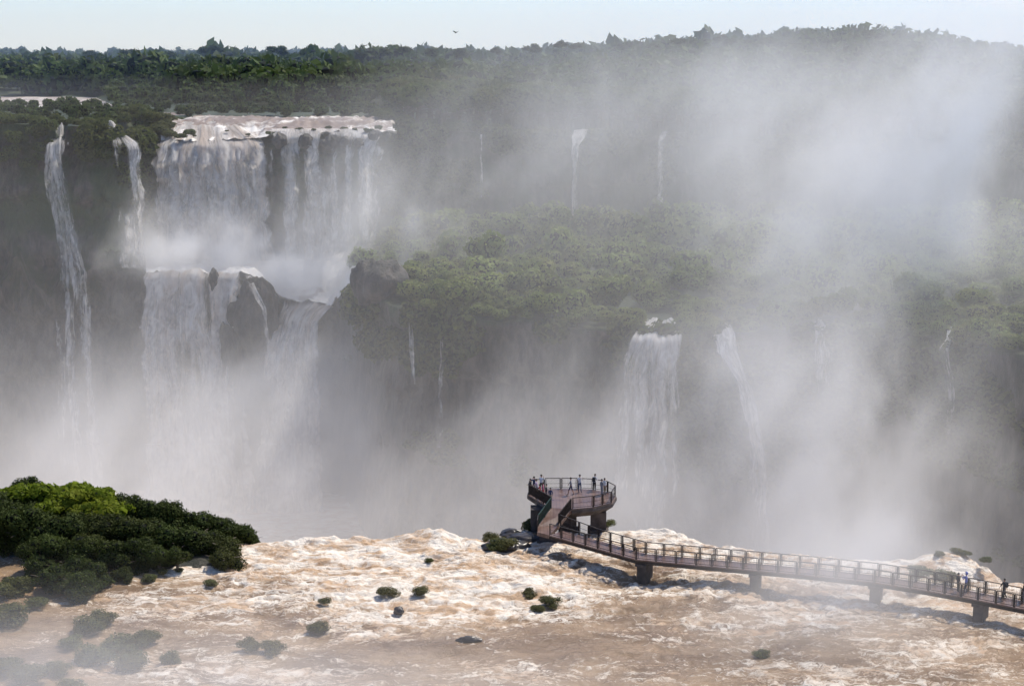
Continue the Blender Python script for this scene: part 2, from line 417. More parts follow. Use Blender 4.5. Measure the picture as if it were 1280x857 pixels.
# lip of the near terrace, from the row it shows at
LP = [(-500, 700), (-200, 690), (0, 682), (200, 676), (320, 673), (400, 670), (440, 667), (545, 663), (600, 669), (640, 662), (700, 660), (780, 659),
      (830, 662), (880, 671), (945, 683), (1040, 692), (1130, 700), (1200, 703), (1240, 712), (1280, 728), (1400, 765), (1700, 800)]
LPW = [P(x, y, 0.3) for x, y in LP]
LX = np.array([p.x for p in LPW]); LY = np.array([p.y for p in LPW])
def lip_y(x): return np.interp(x, LX, LY)
def wpx(x, y, z=0.):                     # world -> picture, for placing foam zones of the river
    dz = z - CAMZ; dep = y * cp - dz * sp; v = y * sp + dz * cp
    return 640 + F * x / dep, 428.5 - F * v / dep
def river_height(x, y):
    px, py = wpx(x, y)
    rough = .42 + .58 * (1 - sstep(745, 800, py)) * sstep(180, 330, px)
    rough = np.maximum(rough, .6 * sstep(600, 800, px))
    wx = x + 2.2 * (fbm(x * .12, y * .12, None, 3, 61) - .5) * 2; wy = y + 1.8 * (fbm(x * .15 + 5, y * .15, None, 3, 62) - .5) * 2
    big = fbm(wx * .11, wy * .22, None, 3, 63) - .5
    mid = fbm(wx * .34, wy * .75, None, 4, 65, .55, True) - .55
    fin = fbm(wx * 1.3, wy * 2.2, None, 3, 70, .6, True) - .5
    boil = fbm(wx * .8 + 3, wy * 1.0, None, 3, 164, .5) - .5
    h = .8 * big + rough * (.66 * mid + .24 * fin + .30 * boil)
    # standing wave near the lip and the foam mound at the right
    h = h + .7 * np.exp(-((px - 545) / 38) ** 2 - ((py - 672) / 7.) ** 2)
    h = h + 1.5 * np.exp(-((px - 1188) / 52) ** 2 - ((py - 712) / 11.) ** 2)
    h = h + .7 * np.exp(-((px - 835) / 40) ** 2 - ((py - 668) / 7.) ** 2)
    return h, mid, fin, big, rough
def build_river():
    xs = nonuni(-120, 140, -48, 60, .17, 1.6); ys = np.concatenate([np.arange(60, 113, 1.5), np.arange(113, 136, .17)])
    nl = 170
    X, T = np.meshgrid(xs, np.arange(len(ys) + nl + 14))
    Y = np.zeros_like(X); L = lip_y(xs); L = np.where(np.abs(xs) < 90, L, L)
    n0 = len(ys)
    Y[:n0] = ys[:, None]
    Lm = np.maximum(L, 137.5)
    tt = (np.arange(1, nl + 1) / nl)[:, None]
    Y[n0:n0 + nl] = 136 + (Lm[None] - 136) * tt
    k = (np.arange(1, 15) / 14)[:, None]
    Y[n0 + nl:] = Lm[None] + 7.0 * k ** .6
    h, mid, fin, big, rough = river_height(X, Y)
    Z = h.copy()
    over = np.clip(Y - Lm[None] + 1.2, 0, None)
    Z = Z - over ** 2 * .55
    Z[n0 + nl:] = np.minimum(Z[n0 + nl:], Z[n0 + nl - 1][None] - 44 * k ** 2.2)
    px, py = wpx(X, Y)
    foam = .10 + .44 * (1 - sstep(742, 800, py)) * sstep(150, 330, px) * (1 - .55 * sstep(640, 800, px) * sstep(690, 705, py))
    foam = foam + .04 * sstep(300, 500, px) * sstep(700, 760, py)
    foam = foam + .9 * mid * rough + .35 * fin + .25 * np.exp(-((px - 1195) / 75) ** 2 - ((py - 708) / 16) ** 2)
    foam = foam + .35 * sstep(-6, -1, Y - Lm[None]) + .95 * (fbm(X * .09, Y * .2, None, 3, 77) - .5)
    foam = foam + .30 * (fbm(X * .5 + Y * .12, Y * 1.1 - X * .1, None, 4, 177, .6, True) - .5) - .20 * sstep(700, 800, py) * sstep(.45, .62, fbm(X * .06, Y * .13, None, 3, 178)) - .35 * (1 - sstep(60, 190, px)) + .5 * np.exp(-((px - 55) / 22) ** 2 - ((py - 800) / 9) ** 2)
    foam = foam - .3 * np.exp(-((px - 760) / 110) ** 2 - ((py - 735) / 35) ** 2) * .55
    me = mesh_np('river', np.stack([X, Y, Z], -1).reshape(-1, 3), grid_faces(len(xs), X.shape[0]), {'foam': ('POINT', foam.ravel())}, True)
    return link('river', me, M['river'], kind='structure', label='brown flood river foaming towards the edge of the terrace')
def build_gorge_water():
    xs = np.linspace(-420, 520, 160); ys = np.linspace(140, 345, 60)
    X, Y = np.meshgrid(xs, ys); Z = ZB + 1.2 * fbm(X * .1, Y * .1, None, 4, 81, .5, True)
    me = mesh_np('gorge_river', np.stack([X, Y, Z], -1).reshape(-1, 3), grid_faces(160, 60), {'foam': ('POINT', .6 + 0 * X.ravel())}, True)
    link('gorge_river', me, M['river'], kind='structure', label='churning river at the bottom of the gorge')
build_upper_river(); build_river(); build_gorge_water()

def shelf_z(a, D):
    px = a2px(a); d1, d2 = kn(px, KD1), kn(px, KD2); z1, z2 = kn(px, KZ1), kn(px, KZ2)
    t = np.clip((D - d1) / (d2 - d1), 0, 1)
    X = a * D
    return z1 + (z2 - z1) * t ** 1.2 + (fbm(X * .05, D * .05, None, 4, 21) - .5) * 5 * (sstep(440, 470, px) + .08)
def build_pool():
    pxs = np.linspace(186, 446, 150); a = px2a(pxs); T = np.linspace(0, 1, 40)
    A, TT = np.meshgrid(a, T); px = a2px(A)
    d1, d2 = kn(px, KD1), kn(px, KD2); D = d1 - .5 + (d2 - d1 + 2) * TT
    X = A * D; Z = shelf_z(A, D) + .9 + 2.4 * (fbm(X * .22, D * .3, None, 4, 90, .55, True) - .5) 
    me = mesh_np('mid_pool', np.stack([X, D, Z], -1).reshape(-1, 3), grid_faces(150, 40), {'foam': ('POINT', .95 + 0 * X.ravel())}, True)
    link('plunge_pool', me, M['upper'], kind='structure', label='white churning pool on the ledge between the two drops')
build_pool()

# ------------------------------------------------------------------ waterfalls
def z_at(py, D):
    return CAMZ - D * math.tan(PITCH + math.atan((py - 428.5) / F))
def fall(rows, dens, tan, label, seed=0, gaps=None, group='waterfalls over the gorge walls', layers=2, rough=1.0, edge=.12, fade=.12):
    """rows: (picture row, distance, left, right) down the curtain"""
    rows = np.array(rows, float); n = len(rows)
    zz = np.array([z_at(r[0], r[1]) for r in rows])
    wid = (rows[:, 3] - rows[:, 2]).max() * .17; Hh = zz[0] - zz[-1]
    nu = int(max(8, min(150, wid / .35))); nv = int(max(20, min(160, Hh / .45)))
    Vs, Fs, UV, DN, TN = [], [], [], [], []; base = 0
    for L in range(layers):
        u = np.linspace(0, 1, nu); tz = np.linspace(0, 1, nv) ** 1.05
        U, T = np.meshgrid(u, tz)
        s = T * (n - 1)
        # resample so that rows are crossed evenly in height
        h = (zz[0] - zz) / Hh
        Dk = np.interp(T, h, rows[:, 1]); l = np.interp(T, h, rows[:, 2]); r = np.interp(T, h, rows[:, 3])
        px = l + (r - l) * U
        px = px + (fbm(T * 6 + L * 9, U * 3 + seed, None, 3, seed + 3) - .5) * min(10, wid * 1.2)
        Z = zz[0] - Hh * T
        Z = Z + (0 if seed in (4, 5) else 1.8) * (fbm(U * wid * .3 + seed * 3, 0 * U, None, 3, seed + 70, .6) - .5) * (1 - sstep(0, .12, T)) * (wid > 4)
        A = px2a(px); X = A * Dk
        um = U * wid; vm = T * Hh
        rib = fbm(um * .55 + seed, vm * .045 + L * 3, None, 4, seed + 5 + L * 11, .55) - .5
        clump = fbm(um * .35, vm * .3, None, 4, seed + 15 + L * 11, .6, True) - .5
        Y = Dk - (1.9 * rib + 1.1 * clump) * rough * np.minimum(1, .25 + 2.5 * T) - .8 * L + .4
        rag = .16 * (fbm(T * Hh * .22 + seed, 0 * T + L, None, 4, seed + 50, .6) - .45); rag2 = .16 * (fbm(T * Hh * .22 + seed, 0 * T + L + 5, None, 4, seed + 60, .6) - .45)
        e = sstep(-.02, edge, U - rag) * sstep(-.02, edge, 1 - U - rag2)
        d = dens * (1.0 - .25 * L) + .35 * (1 - sstep(0, .14, T)) + .22 * (fbm(um * .16 + 3.1 * L, vm * .02 + seed, None, 2, seed + 30) - .5) * 2
        d = d - fade * T ** 1.3
        if gaps:
            for (c, w_, t0, t1, amt) in gaps:
                d = d - amt * np.exp(-((px - c) / w_) ** 2) * sstep(t0 - .05, t0 + .05, T) * (1 - sstep(t1 - .1, t1 + .1, T))
        d = d * e - .8 * (1 - e)
        Vs.append(np.stack([X, Y, Z], -1).reshape(-1, 3)); Fs.append(grid_faces(nu, nv) + base); base += nu * nv
        UV.append(np.stack([um + seed * 13.7 + L * 7, vm, 0 * um + seed], -1).reshape(-1, 3)); DN.append(d.ravel()); TN.append((tan + 0 * d).ravel())
    me = mesh_np('waterfall', np.concatenate(Vs), np.concatenate(Fs), {'fuv': ('POINT', np.concatenate(UV)), 'dens': ('POINT', np.concatenate(DN)), 'tan': ('POINT', np.concatenate(TN))}, True)
    return link('waterfall', me, M['fall'], None, None, label, 'waterfall', group)

fall([(158, 351, 84, 94), (172, 347, 76, 95), (180, 342.5, 68, 94), (200, 340, 66, 92), (240, 339, 65, 98), (280, 338, 72, 104), (340, 335.5, 70, 119), (400, 332, 68, 123), (480, 328, 66, 119), (645, 322, 52, 132)],
     .44, .1, 'tall narrow waterfall at the far left widening into thin veils down the dark cliff', 1, edge=.14, gaps=[(98, 5, .45, 1, .4), (80, 4, .3, .9, .3)])
fall([(178, 343, 92, 101), (240, 339.5, 92, 102), (330, 336, 94, 106)], .16, 0, 'faint thread of water just right of the far left waterfall', 2, layers=1, edge=.35)
fall([(154, 354, 146, 154), (165, 349, 149, 165), (178, 343, 146, 190), (186, 341, 148, 192), (230, 338.5, 151, 190), (335, 336, 150, 192)],
     .44, .35, 'two-stranded waterfall dropping between green cliff shoulders left of the main fall', 3, gaps=[(164, 6, .16, .6, .7)], edge=.2)
fall([(150, 373, 232, 306), (160, 366, 226, 318), (172, 359.5, 210, 334), (182, 354.5, 202, 342), (200, 352, 200, 344), (260, 350, 198, 348), (325, 348.5, 194, 350)],
     .98, 1.0, 'broadest white and tan waterfall pouring from the upper river above the ledge', 4, gaps=[(268, 7, .4, 1, .25), (310, 9, .25, .8, .3), (222, 8, .3, .9, .2)], rough=2.4, edge=.07)
fall([(161, 359, 342, 480), (172, 353.5, 342, 480), (200, 351.5, 342, 479), (290, 349.5, 342, 478), (325, 348.5, 342, 474)],
     .68, .3, 'row of parted white strands over black rock right of the broad fall', 5,
     gaps=[(352, 7, .02, 1, .8), (382, 6, .05, .5, .8), (380, 7, .5, 1, .35), (412, 7, .02, .32, .9), (432, 5, .05, .5, .6), (447, 4, .1, .8, .5), (338, 4, .1, 1, .5)], rough=2.0, edge=.05)
fall([(165, 364, 484, 496), (180, 361, 485, 495), (260, 358, 484, 496)], .16, .1, 'thin veil of water at the right end of the upper row', 6, layers=1, edge=.35)
fall([(339, 337.5, 184, 306), (346, 334, 182, 304), (400, 330.5, 176, 302), (470, 326, 174, 305), (648, 320.5, 168, 316)],
     .98, .8, 'wide lower waterfall falling from the ledge into the mist left of the dark buttress', 7, gaps=[(262, 5, .0, .25, .8), (232, 7, .3, .6, .5), (222, 5, .1, .4, .3), (248, 6, .35, .75, .4), (292, 8, .3, .8, .6)], rough=1.8, edge=.08)
fall([(362, 344, 350, 436), (374, 340.3, 347, 431), (382, 337.3, 346, 424), (388, 335.5, 344, 414), (402, 332, 341, 404), (450, 325.5, 326, 402), (648, 319.5, 304, 406)],
     .98, .9, 'lower waterfall sliding diagonally off the ledge right of the dark buttress', 8, gaps=[(350, 10, .0, .2, .5), (335, 8, .35, .6, .5)], rough=1.5, edge=.1)
fall([(345, 333, 306, 318), (362, 326, 310, 326), (385, 322.5, 325, 336), (430, 321.5, 328, 340)], .40, .3, 'thin trickle curling over the face of the dark buttress', 9, layers=1, edge=.3)
fall([(392, 284.5, 509, 516), (430, 279.5, 508, 520), (480, 277.5, 510, 522)], .42, .1, 'short thin trickle at the left shoulder of the misty middle cliff', 10, layers=1, edge=.3)
fall([(396, 280.5, 546, 555), (430, 276.5, 545, 556), (560, 271, 540, 556)], .42, .1, 'second thin trickle on the misty middle cliff', 11, layers=1, edge=.3)
fall([(168, 378, 600, 605), (250, 374, 599, 606)], .30, 0, 'hair-thin waterfall on the upper cliff right of the main falls', 12, layers=1, edge=.3)
fall([(160, 387, 712, 736), (172, 383, 710, 732), (182, 380.5, 713, 722), (270, 377, 711, 721)], .62, 0, 'small waterfall with a bright head on the hazy upper cliff', 13, layers=1, edge=.25)
fall([(164, 388, 820, 834), (176, 383, 816, 828), (270, 379, 815, 830)], .52, 0, 'faint waterfall on the hazy upper cliff farthest right in the middle', 14, layers=1, edge=.25)
fall([(400, 276, 804, 840), (409, 270, 792, 852), (424, 264, 780, 858), (480, 260.5, 768, 858), (700, 253, 752, 862)],
     .78, .2, 'wide veil waterfall on the middle cliff behind the viewing platform', 15, gaps=[(812, 4, .08, .5, .25), (790, 4, .1, 1, .3), (838, 4, .15, 1, .3)], edge=.18, fade=.6)
fall([(405, 271, 894, 914), (416, 265.5, 888, 924), (440, 262.5, 892, 928), (480, 260, 920, 944), (560, 258, 935, 965), (700, 253, 935, 980)],
     .70, .1, 'waterfall bending to the right as it drops, right of the wide veil', 16, edge=.25, fade=.42)
fall([(402, 269, 1014, 1032), (416, 262.5, 1012, 1048), (520, 259, 1008, 1050)], .50, 0, 'pale faint waterfall deep in the bright mist', 17, edge=.3, fade=.42)
fall([(409, 251, 1182, 1194), (424, 247, 1180, 1196), (436, 244, 1170, 1192), (470, 240.5, 1184, 1196), (520, 238.5, 1186, 1200), (640, 234, 1190, 1206)],
     .60, .05, 'narrow waterfall between green shrubs near the right edge', 18, layers=1, edge=.25, fade=.42)

# ------------------------------------------------------------------ rocks
M['wetrock'] = mat_plain('wet_river_rock', (.045, .038, .033), .35, .5, 1.5)
def boulder_mesh(seed, sx, sy, sz, res=48):
    u = np.linspace(0, 2 * math.pi, res + 1); v = np.linspace(-math.pi / 2, math.pi / 2, res // 2)
    U, Vv = np.meshgrid(u, v)
    x, y, z = np.cos(U) * np.cos(Vv), np.sin(U) * np.cos(Vv), np.sin(Vv)
    n = 1 + .55 * (fbm(x * 1.3 + 5 + seed, y * 1.3 + 5, z * 1.3 + 5, 5, seed, .55) - .5) * 2 + .12 * (fbm(x * 3 + 9, y * 3 + 9, z * 3 + 9, 3, seed + 5, .5, True) - .5)
    n[0] = n[0].mean(); n[-1] = n[-1].mean(); n[:, -1] = n[:, 0]
    return mesh_np('boulder', np.stack([x * n * sx, y * n * sy, z * n * sz], -1).reshape(-1, 3), grid_faces(res + 1, res // 2),
                   {'moss': ('POINT', np.full(U.size, .12))}, True)
def rock(px, py, D, s, label, seed, name='boulder', group=None, z=None):
    p = PY(px, py, D) if z is None else P(px, py, z)
    return link(name, boulder_mesh(seed, *s), M['wetrock'] if z is not None else M['rock'], None, p, label, 'rock', group)
rock(472, 356, 296, (4.7, 4.6, 4.9), 'lone dark rock knob standing in the mist right of the main falls', 5, 'rock')
rock(316, 400, 331.5, (4.6, 4.2, 7.6), 'dark rounded rock buttress splitting the lower falls', 22, 'rock')
rock(289, 452, 329, (2.2, 2.8, 8.0), 'slim rock rib under the left side of the buttress', 41, 'rock')
rock(267, 356, 334, (1.2, 1.6, 3.4), 'small dark rock tooth in the head of the lower fall', 14, 'rock')
for i, (px, py, s) in enumerate([(352, 178, 2.2), (382, 176, 1.9), (412, 177, 2.2), (433, 180, 1.7), (448, 178, 1.4), (466, 172, 1.3)]):
    rock(px + (i % 3 - 1) * 2, py - 2 + (i * 7 % 5), 353.4, (s * (.75 + .12 * (i % 3)), 1.6, s * (.7 + .15 * (i % 2))), 'black rock block parting the strands on the upper lip', 20 + i, 'rock', 'rocks parting the upper strands')
rock(632, 683, 149, (2.1, 1.3, .6), 'low wet rock under the shrubs left of the platform foot', 31, 'rock', None, .1)
rock(660, 672, 149, (1.8, 1.2, .5), 'wet grey rock ledge at the foot of the platform', 32, 'rock', None, .1)
rock(640, 668, 151, (1.2, .9, .5), 'small rock at the brink beside the platform', 33, 'rock', None, .1)
rock(499, 763, 128, (.45, .35, .35), 'small dark stone breaking the rapids in front of two bushes', 34, 'rock', None, .25)
rock(587, 799, 128, (.9, .3, .3), 'low grey rock awash in the lower middle of the river', 35, 'rock', None, .15)

# ------------------------------------------------------------------ foliage
CUBE = None
def cube_sphere(n=3):
    vs = []; fs = []
    for ax in range(3):
        for sg in (-1, 1):
            b = len(vs)
            for i in range(n + 1):
                for j in range(n + 1):
                    p = [0, 0, 0]; p[ax] = sg; p[(ax + 1) % 3] = -1 + 2 * i / n; p[(ax + 2) % 3] = -1 + 2 * j / n
                    v = np.array(p, float); vs.append(v / np.linalg.norm(v))
            for i in range(n):
                for j in range(n):
                    q = [b + i * (n + 1) + j, b + (i + 1) * (n + 1) + j, b + (i + 1) * (n + 1) + j + 1, b + i * (n + 1) + j + 1]
                    fs.append(q if sg > 0 else q[::-1])
    return np.array(vs), np.array(fs)
CSV, CSF = cube_sphere(3)
CSV2, CSF2 = cube_sphere(2)
def crown_arrays(rng, R_, H_, nblob, nleaf, leaf, core=.82, flat=.75, low=False):
    """R_ radius, H_ half height; a crown of leaf-sized faces on lumpy blobs with a dark core"""
    cs, rs = [], []
    for i in range(nblob):
        th = rng.uniform(0, 2 * math.pi); rr = math.sqrt(rng.uniform(0, 1)) * .68; zz = rng.uniform(-.45, .62) * (1 - .4 * rr)
        cs.append((math.cos(th) * rr, math.sin(th) * rr, zz)); rs.append(rng.uniform(.28, .50) * (1.1 if i < 3 else 1))
    cs = np.array(cs); rs = np.array(rs)
    k = rng.choice(nblob, nleaf, p=rs ** 2 / (rs ** 2).sum())
    d = rng.normal(size=(nleaf, 3)); d /= np.linalg.norm(d, axis=1)[:, None]
    r = rs[k] * (1 + .20 * rng.normal(size=nleaf) * .6)
    p = cs[k] + d * r[:, None]
    # drop leaves buried deep in another blob
    keep = np.ones(nleaf, bool)
    for i in range(nblob): keep &= ~((np.linalg.norm(p - cs[i], axis=1) < rs[i] * .72))
    p, d, k = p[keep], d[keep], k[keep]; m = len(p)
    nrm = d + rng.normal(size=(m, 3)) * .55; nrm /= np.linalg.norm(nrm, axis=1)[:, None]
    t = np.cross(nrm, rng.normal(size=(m, 3))); t /= np.linalg.norm(t, axis=1)[:, None]; b = np.cross(nrm, t)
    sz = leaf * rng.uniform(.6, 1.3, m)[:, None] / 2
    sc_ = np.array([R_, R_, H_ / flat * .75]); p = p * sc_
    q = np.stack([p - t * sz * 1.25, p - b * sz * .75, p + t * sz * 1.25, p + b * sz * .75], 1)
    V = q.reshape(-1, 3); Fq = np.arange(m * 4).reshape(m, 4)
    bv = rng.uniform(0, 1, nblob)
    lv = np.clip(.5 * rng.uniform(0, 1, m) + .5 * bv[k] * .8 + .25 * p[:, 2] / max(H_, .1), 0, 1)  # higher leaves coloured lighter, painting sunlit tops on the crowns
    cv, cf = (CSV2, CSF2) if low else (CSV, CSF)
    cvs = [V]; cfs = [Fq]; n0 = len(V); vals = [lv]
    for i in range(nblob):
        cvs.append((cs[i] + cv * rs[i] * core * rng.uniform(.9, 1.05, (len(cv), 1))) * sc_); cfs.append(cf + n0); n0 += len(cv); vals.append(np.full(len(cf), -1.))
    return np.concatenate(cvs), np.concatenate(cfs), np.concatenate(vals)
def crown_mesh(seed, R_, H_, nblob, nleaf, leaf, **k):
    V, Fq, v = crown_arrays(np.random.default_rng(seed), R_, H_, nblob, nleaf, leaf, **k)
    return mesh_np('crown', V, Fq, {'leafvar': ('FACE', v)})
def trunk_mesh(seed, h, r, nb=5, spread=1.2):
    rng = random.Random(seed); mb = MB()
    def limb(a, b, ra, rb, seg=3, sides=6):
        a = Vector(a); b = Vector(b); prev = None; mid = (a + b) / 2 + Vector((rng.uniform(-1, 1), rng.uniform(-1, 1), 0)) * (b - a).length * .08
        for s_ in range(seg + 1):
            t_ = s_ / seg; p = a * (1 - t_) ** 2 + mid * 2 * t_ * (1 - t_) + b * t_ * t_; r_ = ra + (rb - ra) * t_
            x = (b - a).normalized(); y = x.orthogonal().normalized(); z = x.cross(y); idx = []
            for q in range(sides):
                an = 2 * math.pi * q / sides; mb.v.append(tuple(p + (y * math.cos(an) + z * math.sin(an)) * r_)); idx.append(len(mb.v) - 1)
            if prev:
                for q in range(sides): mb.f.append((prev[q], prev[(q + 1) % sides], idx[(q + 1) % sides], idx[q]))
            prev = idx
    limb((0, 0, -.4), (rng.uniform(-.2, .2), rng.uniform(-.2, .2), h), r, r * .6)
    for i in range(nb):
        an = i * 2.4 + rng.uniform(-.4, .4); z0 = h * rng.uniform(.5, .95)
        limb((0, 0, z0), (math.cos(an) * spread, math.sin(an) * spread, z0 + spread * rng.uniform(.5, 1.1)), r * .45, r * .15)
    return mb.mesh('trunk')

def plant(name, protos, mat, p, scale, label, cat, group=None, trunk=None, rotz=None, zs=1.0, trunk_drop=0.):
    me = random.choice(protos)
    if trunk is None:
        o = link(name, me, None, None, p, label, cat, group)
        if not me.materials: me.materials.append(mat)
        o.rotation_euler.z = random.uniform(0, 6.28) if rotz is None else rotz
        o.scale = (scale, scale, scale * zs)
        return o
    root = empty(name, (p[0], p[1], p[2] - trunk_drop), label, cat, group)
    if not me.materials: me.materials.append(mat)
    c = link('crown', me, None, root, (0, 0, trunk_drop)); c.rotation_euler.z = random.uniform(0, 6.28); c.scale = (scale, scale, scale * zs)
    tm = random.choice(trunk)
    if not tm.materials: tm.materials.append(M['bark'])
    t_ = link('trunk', tm, None, root, (0, 0, 0)); t_.scale = (scale, scale, max(.3, trunk_drop / 5.6)); t_.rotation_euler.z = random.uniform(0, 6.28)
    return root

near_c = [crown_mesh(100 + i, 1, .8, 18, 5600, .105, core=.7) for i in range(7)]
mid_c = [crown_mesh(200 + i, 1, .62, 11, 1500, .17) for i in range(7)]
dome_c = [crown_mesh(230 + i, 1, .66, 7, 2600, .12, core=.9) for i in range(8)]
M['leaf_shelf'] = mat_leaf('foliage_shelf', (.035, .050, .014), (.27, .33, .09), core=.08, transl=.3, hue=.35)  # raised light tone paints sun on the tops of the shelf domes
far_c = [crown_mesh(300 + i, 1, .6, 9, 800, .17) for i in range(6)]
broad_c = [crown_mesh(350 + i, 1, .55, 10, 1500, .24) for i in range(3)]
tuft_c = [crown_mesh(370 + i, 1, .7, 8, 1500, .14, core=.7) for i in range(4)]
trunk_n = [trunk_mesh(i, 4.0, .14) for i in range(4)]

# --- the wooded island at the left, close to the camera
def island():
    xs = np.linspace(-56, -22, 110); ys = np.linspace(128, 156, 90); X, Y = np.meshgrid(xs, ys); px, py = wpx(X, Y, .3)
    m = (1 - sstep(250, 330, px)) * (1 - sstep(700 + 30 * np.exp(-((px - 100) / 60) ** 2), 722 + 30 * np.exp(-((px - 100) / 60) ** 2), py)) * (1 - .9 * np.exp(-((px - 5) / 35) ** 2 - ((py - 702) / 12) ** 2))
    Z = -1.6 + 2.1 * m + .5 * (fbm(X * .3, Y * .3, None, 4, 50) - .5)
    # wraps down at the brink
    Z = Z - np.clip(Y - lip_y(X) - .5, 0, None) ** 2 * .5
    link('islet', mesh_np('islet', np.stack([X, Y, Z], -1).reshape(-1, 3), grid_faces(110, 90), {'moss': ('POINT', .25 + 0 * X.ravel())}, True), M['rock'], kind='structure', label='low mossy ground under the trees of the left island')
island()
G_I = 'trees of the left island'
def itree(px, py, Y, r, label, mat='leaf_near', protos=None, ground=.4, name='island_tree', cat='tree', group=G_I, zs=1.0):
    p = PY(px, py, Y)
    return plant(name, protos or near_c, M[mat], p, r, label, cat, group, trunk=trunk_n, trunk_drop=max(.6, p.z - ground), zs=zs)
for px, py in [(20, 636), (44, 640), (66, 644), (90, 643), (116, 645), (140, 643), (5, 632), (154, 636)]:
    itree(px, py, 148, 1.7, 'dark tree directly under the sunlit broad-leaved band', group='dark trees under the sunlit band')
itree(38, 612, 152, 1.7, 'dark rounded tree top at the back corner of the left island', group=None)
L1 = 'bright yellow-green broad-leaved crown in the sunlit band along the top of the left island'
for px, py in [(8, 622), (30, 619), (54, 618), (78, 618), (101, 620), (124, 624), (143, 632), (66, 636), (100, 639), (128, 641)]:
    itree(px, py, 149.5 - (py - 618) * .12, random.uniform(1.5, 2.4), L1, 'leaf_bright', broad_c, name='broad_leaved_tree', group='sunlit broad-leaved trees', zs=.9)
L2 = 'dark green tree in the back row along the brink of the left island'
for px, py, r in [(166, 641, 1.9), (190, 643, 2.0), (205, 641, 1.7), (216, 650, 2.0), (240, 656, 1.9), (262, 660, 1.9), (280, 667, 1.9), (298, 671, 1.7), (309, 679, 1.3)]:
    itree(px, py, 149, r, L2, group='back row trees of the left island')
L3 = 'dark shaded tree in the middle of the left island'
for px, py, r in [(-22, 640, 2.4), (0, 650, 2.3), (26, 655, 2.3), (50, 662, 2.2), (75, 664, 2.2), (100, 664, 2.2), (128, 662, 2.2), (155, 662, 2.1), (182, 666, 2.0), (208, 672, 2.0), (234, 676, 2.0), (258, 680, 2.0), (280, 688, 1.8), (-5, 672, 2.0), (20, 680, 1.8)]:
    itree(px, py, 144.5, r, L3, group='middle trees of the left island')
L4 = 'low dark tree along the front shore of the left island'
for px, py, r in [(45, 690, 1.7), (70, 688, 1.9), (96, 690, 1.9), (122, 690, 1.8), (150, 692, 1.7), (176, 690, 1.6), (198, 694, 1.4), (222, 694, 1.1), (90, 712, 1.8), (68, 722, 1.8), (100, 728, 1.5), (117, 714, 1.4), (50, 708, 1.5), (130, 700, 1.5)]:
    itree(px, py, 139.5 - max(0, py - 700) * .22, r, L4, group='front trees of the left island', ground=.1)
itree(284, 700, 141, 1.7, 'dark tree leaning over the rapids at the right tip of the left island', group=None)
L5 = 'low shrub at the water edge of the left island'
rr_ = random.Random(3)
for i in range(46):
    px = rr_.uniform(30, 262); edge = 742 - 40 * sstep(110, 200, px) - 6 * sstep(200, 260, px)
    py = edge - rr_.uniform(0, 26); p = P(px, py, .6)
    if 120 > px and py < 700: continue
    rr = rr_.uniform(.5, 1.3)
    plant('shore_shrub', tuft_c + near_c[:2], M['leaf_near'], p, rr, L5, 'shrub', 'shore shrubs of the left island', zs=rr_.uniform(.7, 1.1))
G_W = 'bushes standing in the river'
river_c = [crown_mesh(400 + i, 1, .62, 9 + i % 4, 3000, .10, core=.55) for i in range(7)]
M['leaf_river'] = mat_leaf('foliage_river', (.045, .055, .024), (.17, .19, .075), core=.4, transl=.35)
def bush(px, py, r, label, z=.35, mat='leaf_mid', zs=1.0, group=G_W, protos=None):
    p = P(px, py, z)
    hh = float(river_height(np.array([p.x]), np.array([p.y]))[0][0]); p = P(px, py, hh + .38 * r if z < 1 else z); r = r * 1.04
    return plant('bush', river_c, M['leaf_river'], p, r, label, 'bush', group, zs=zs)
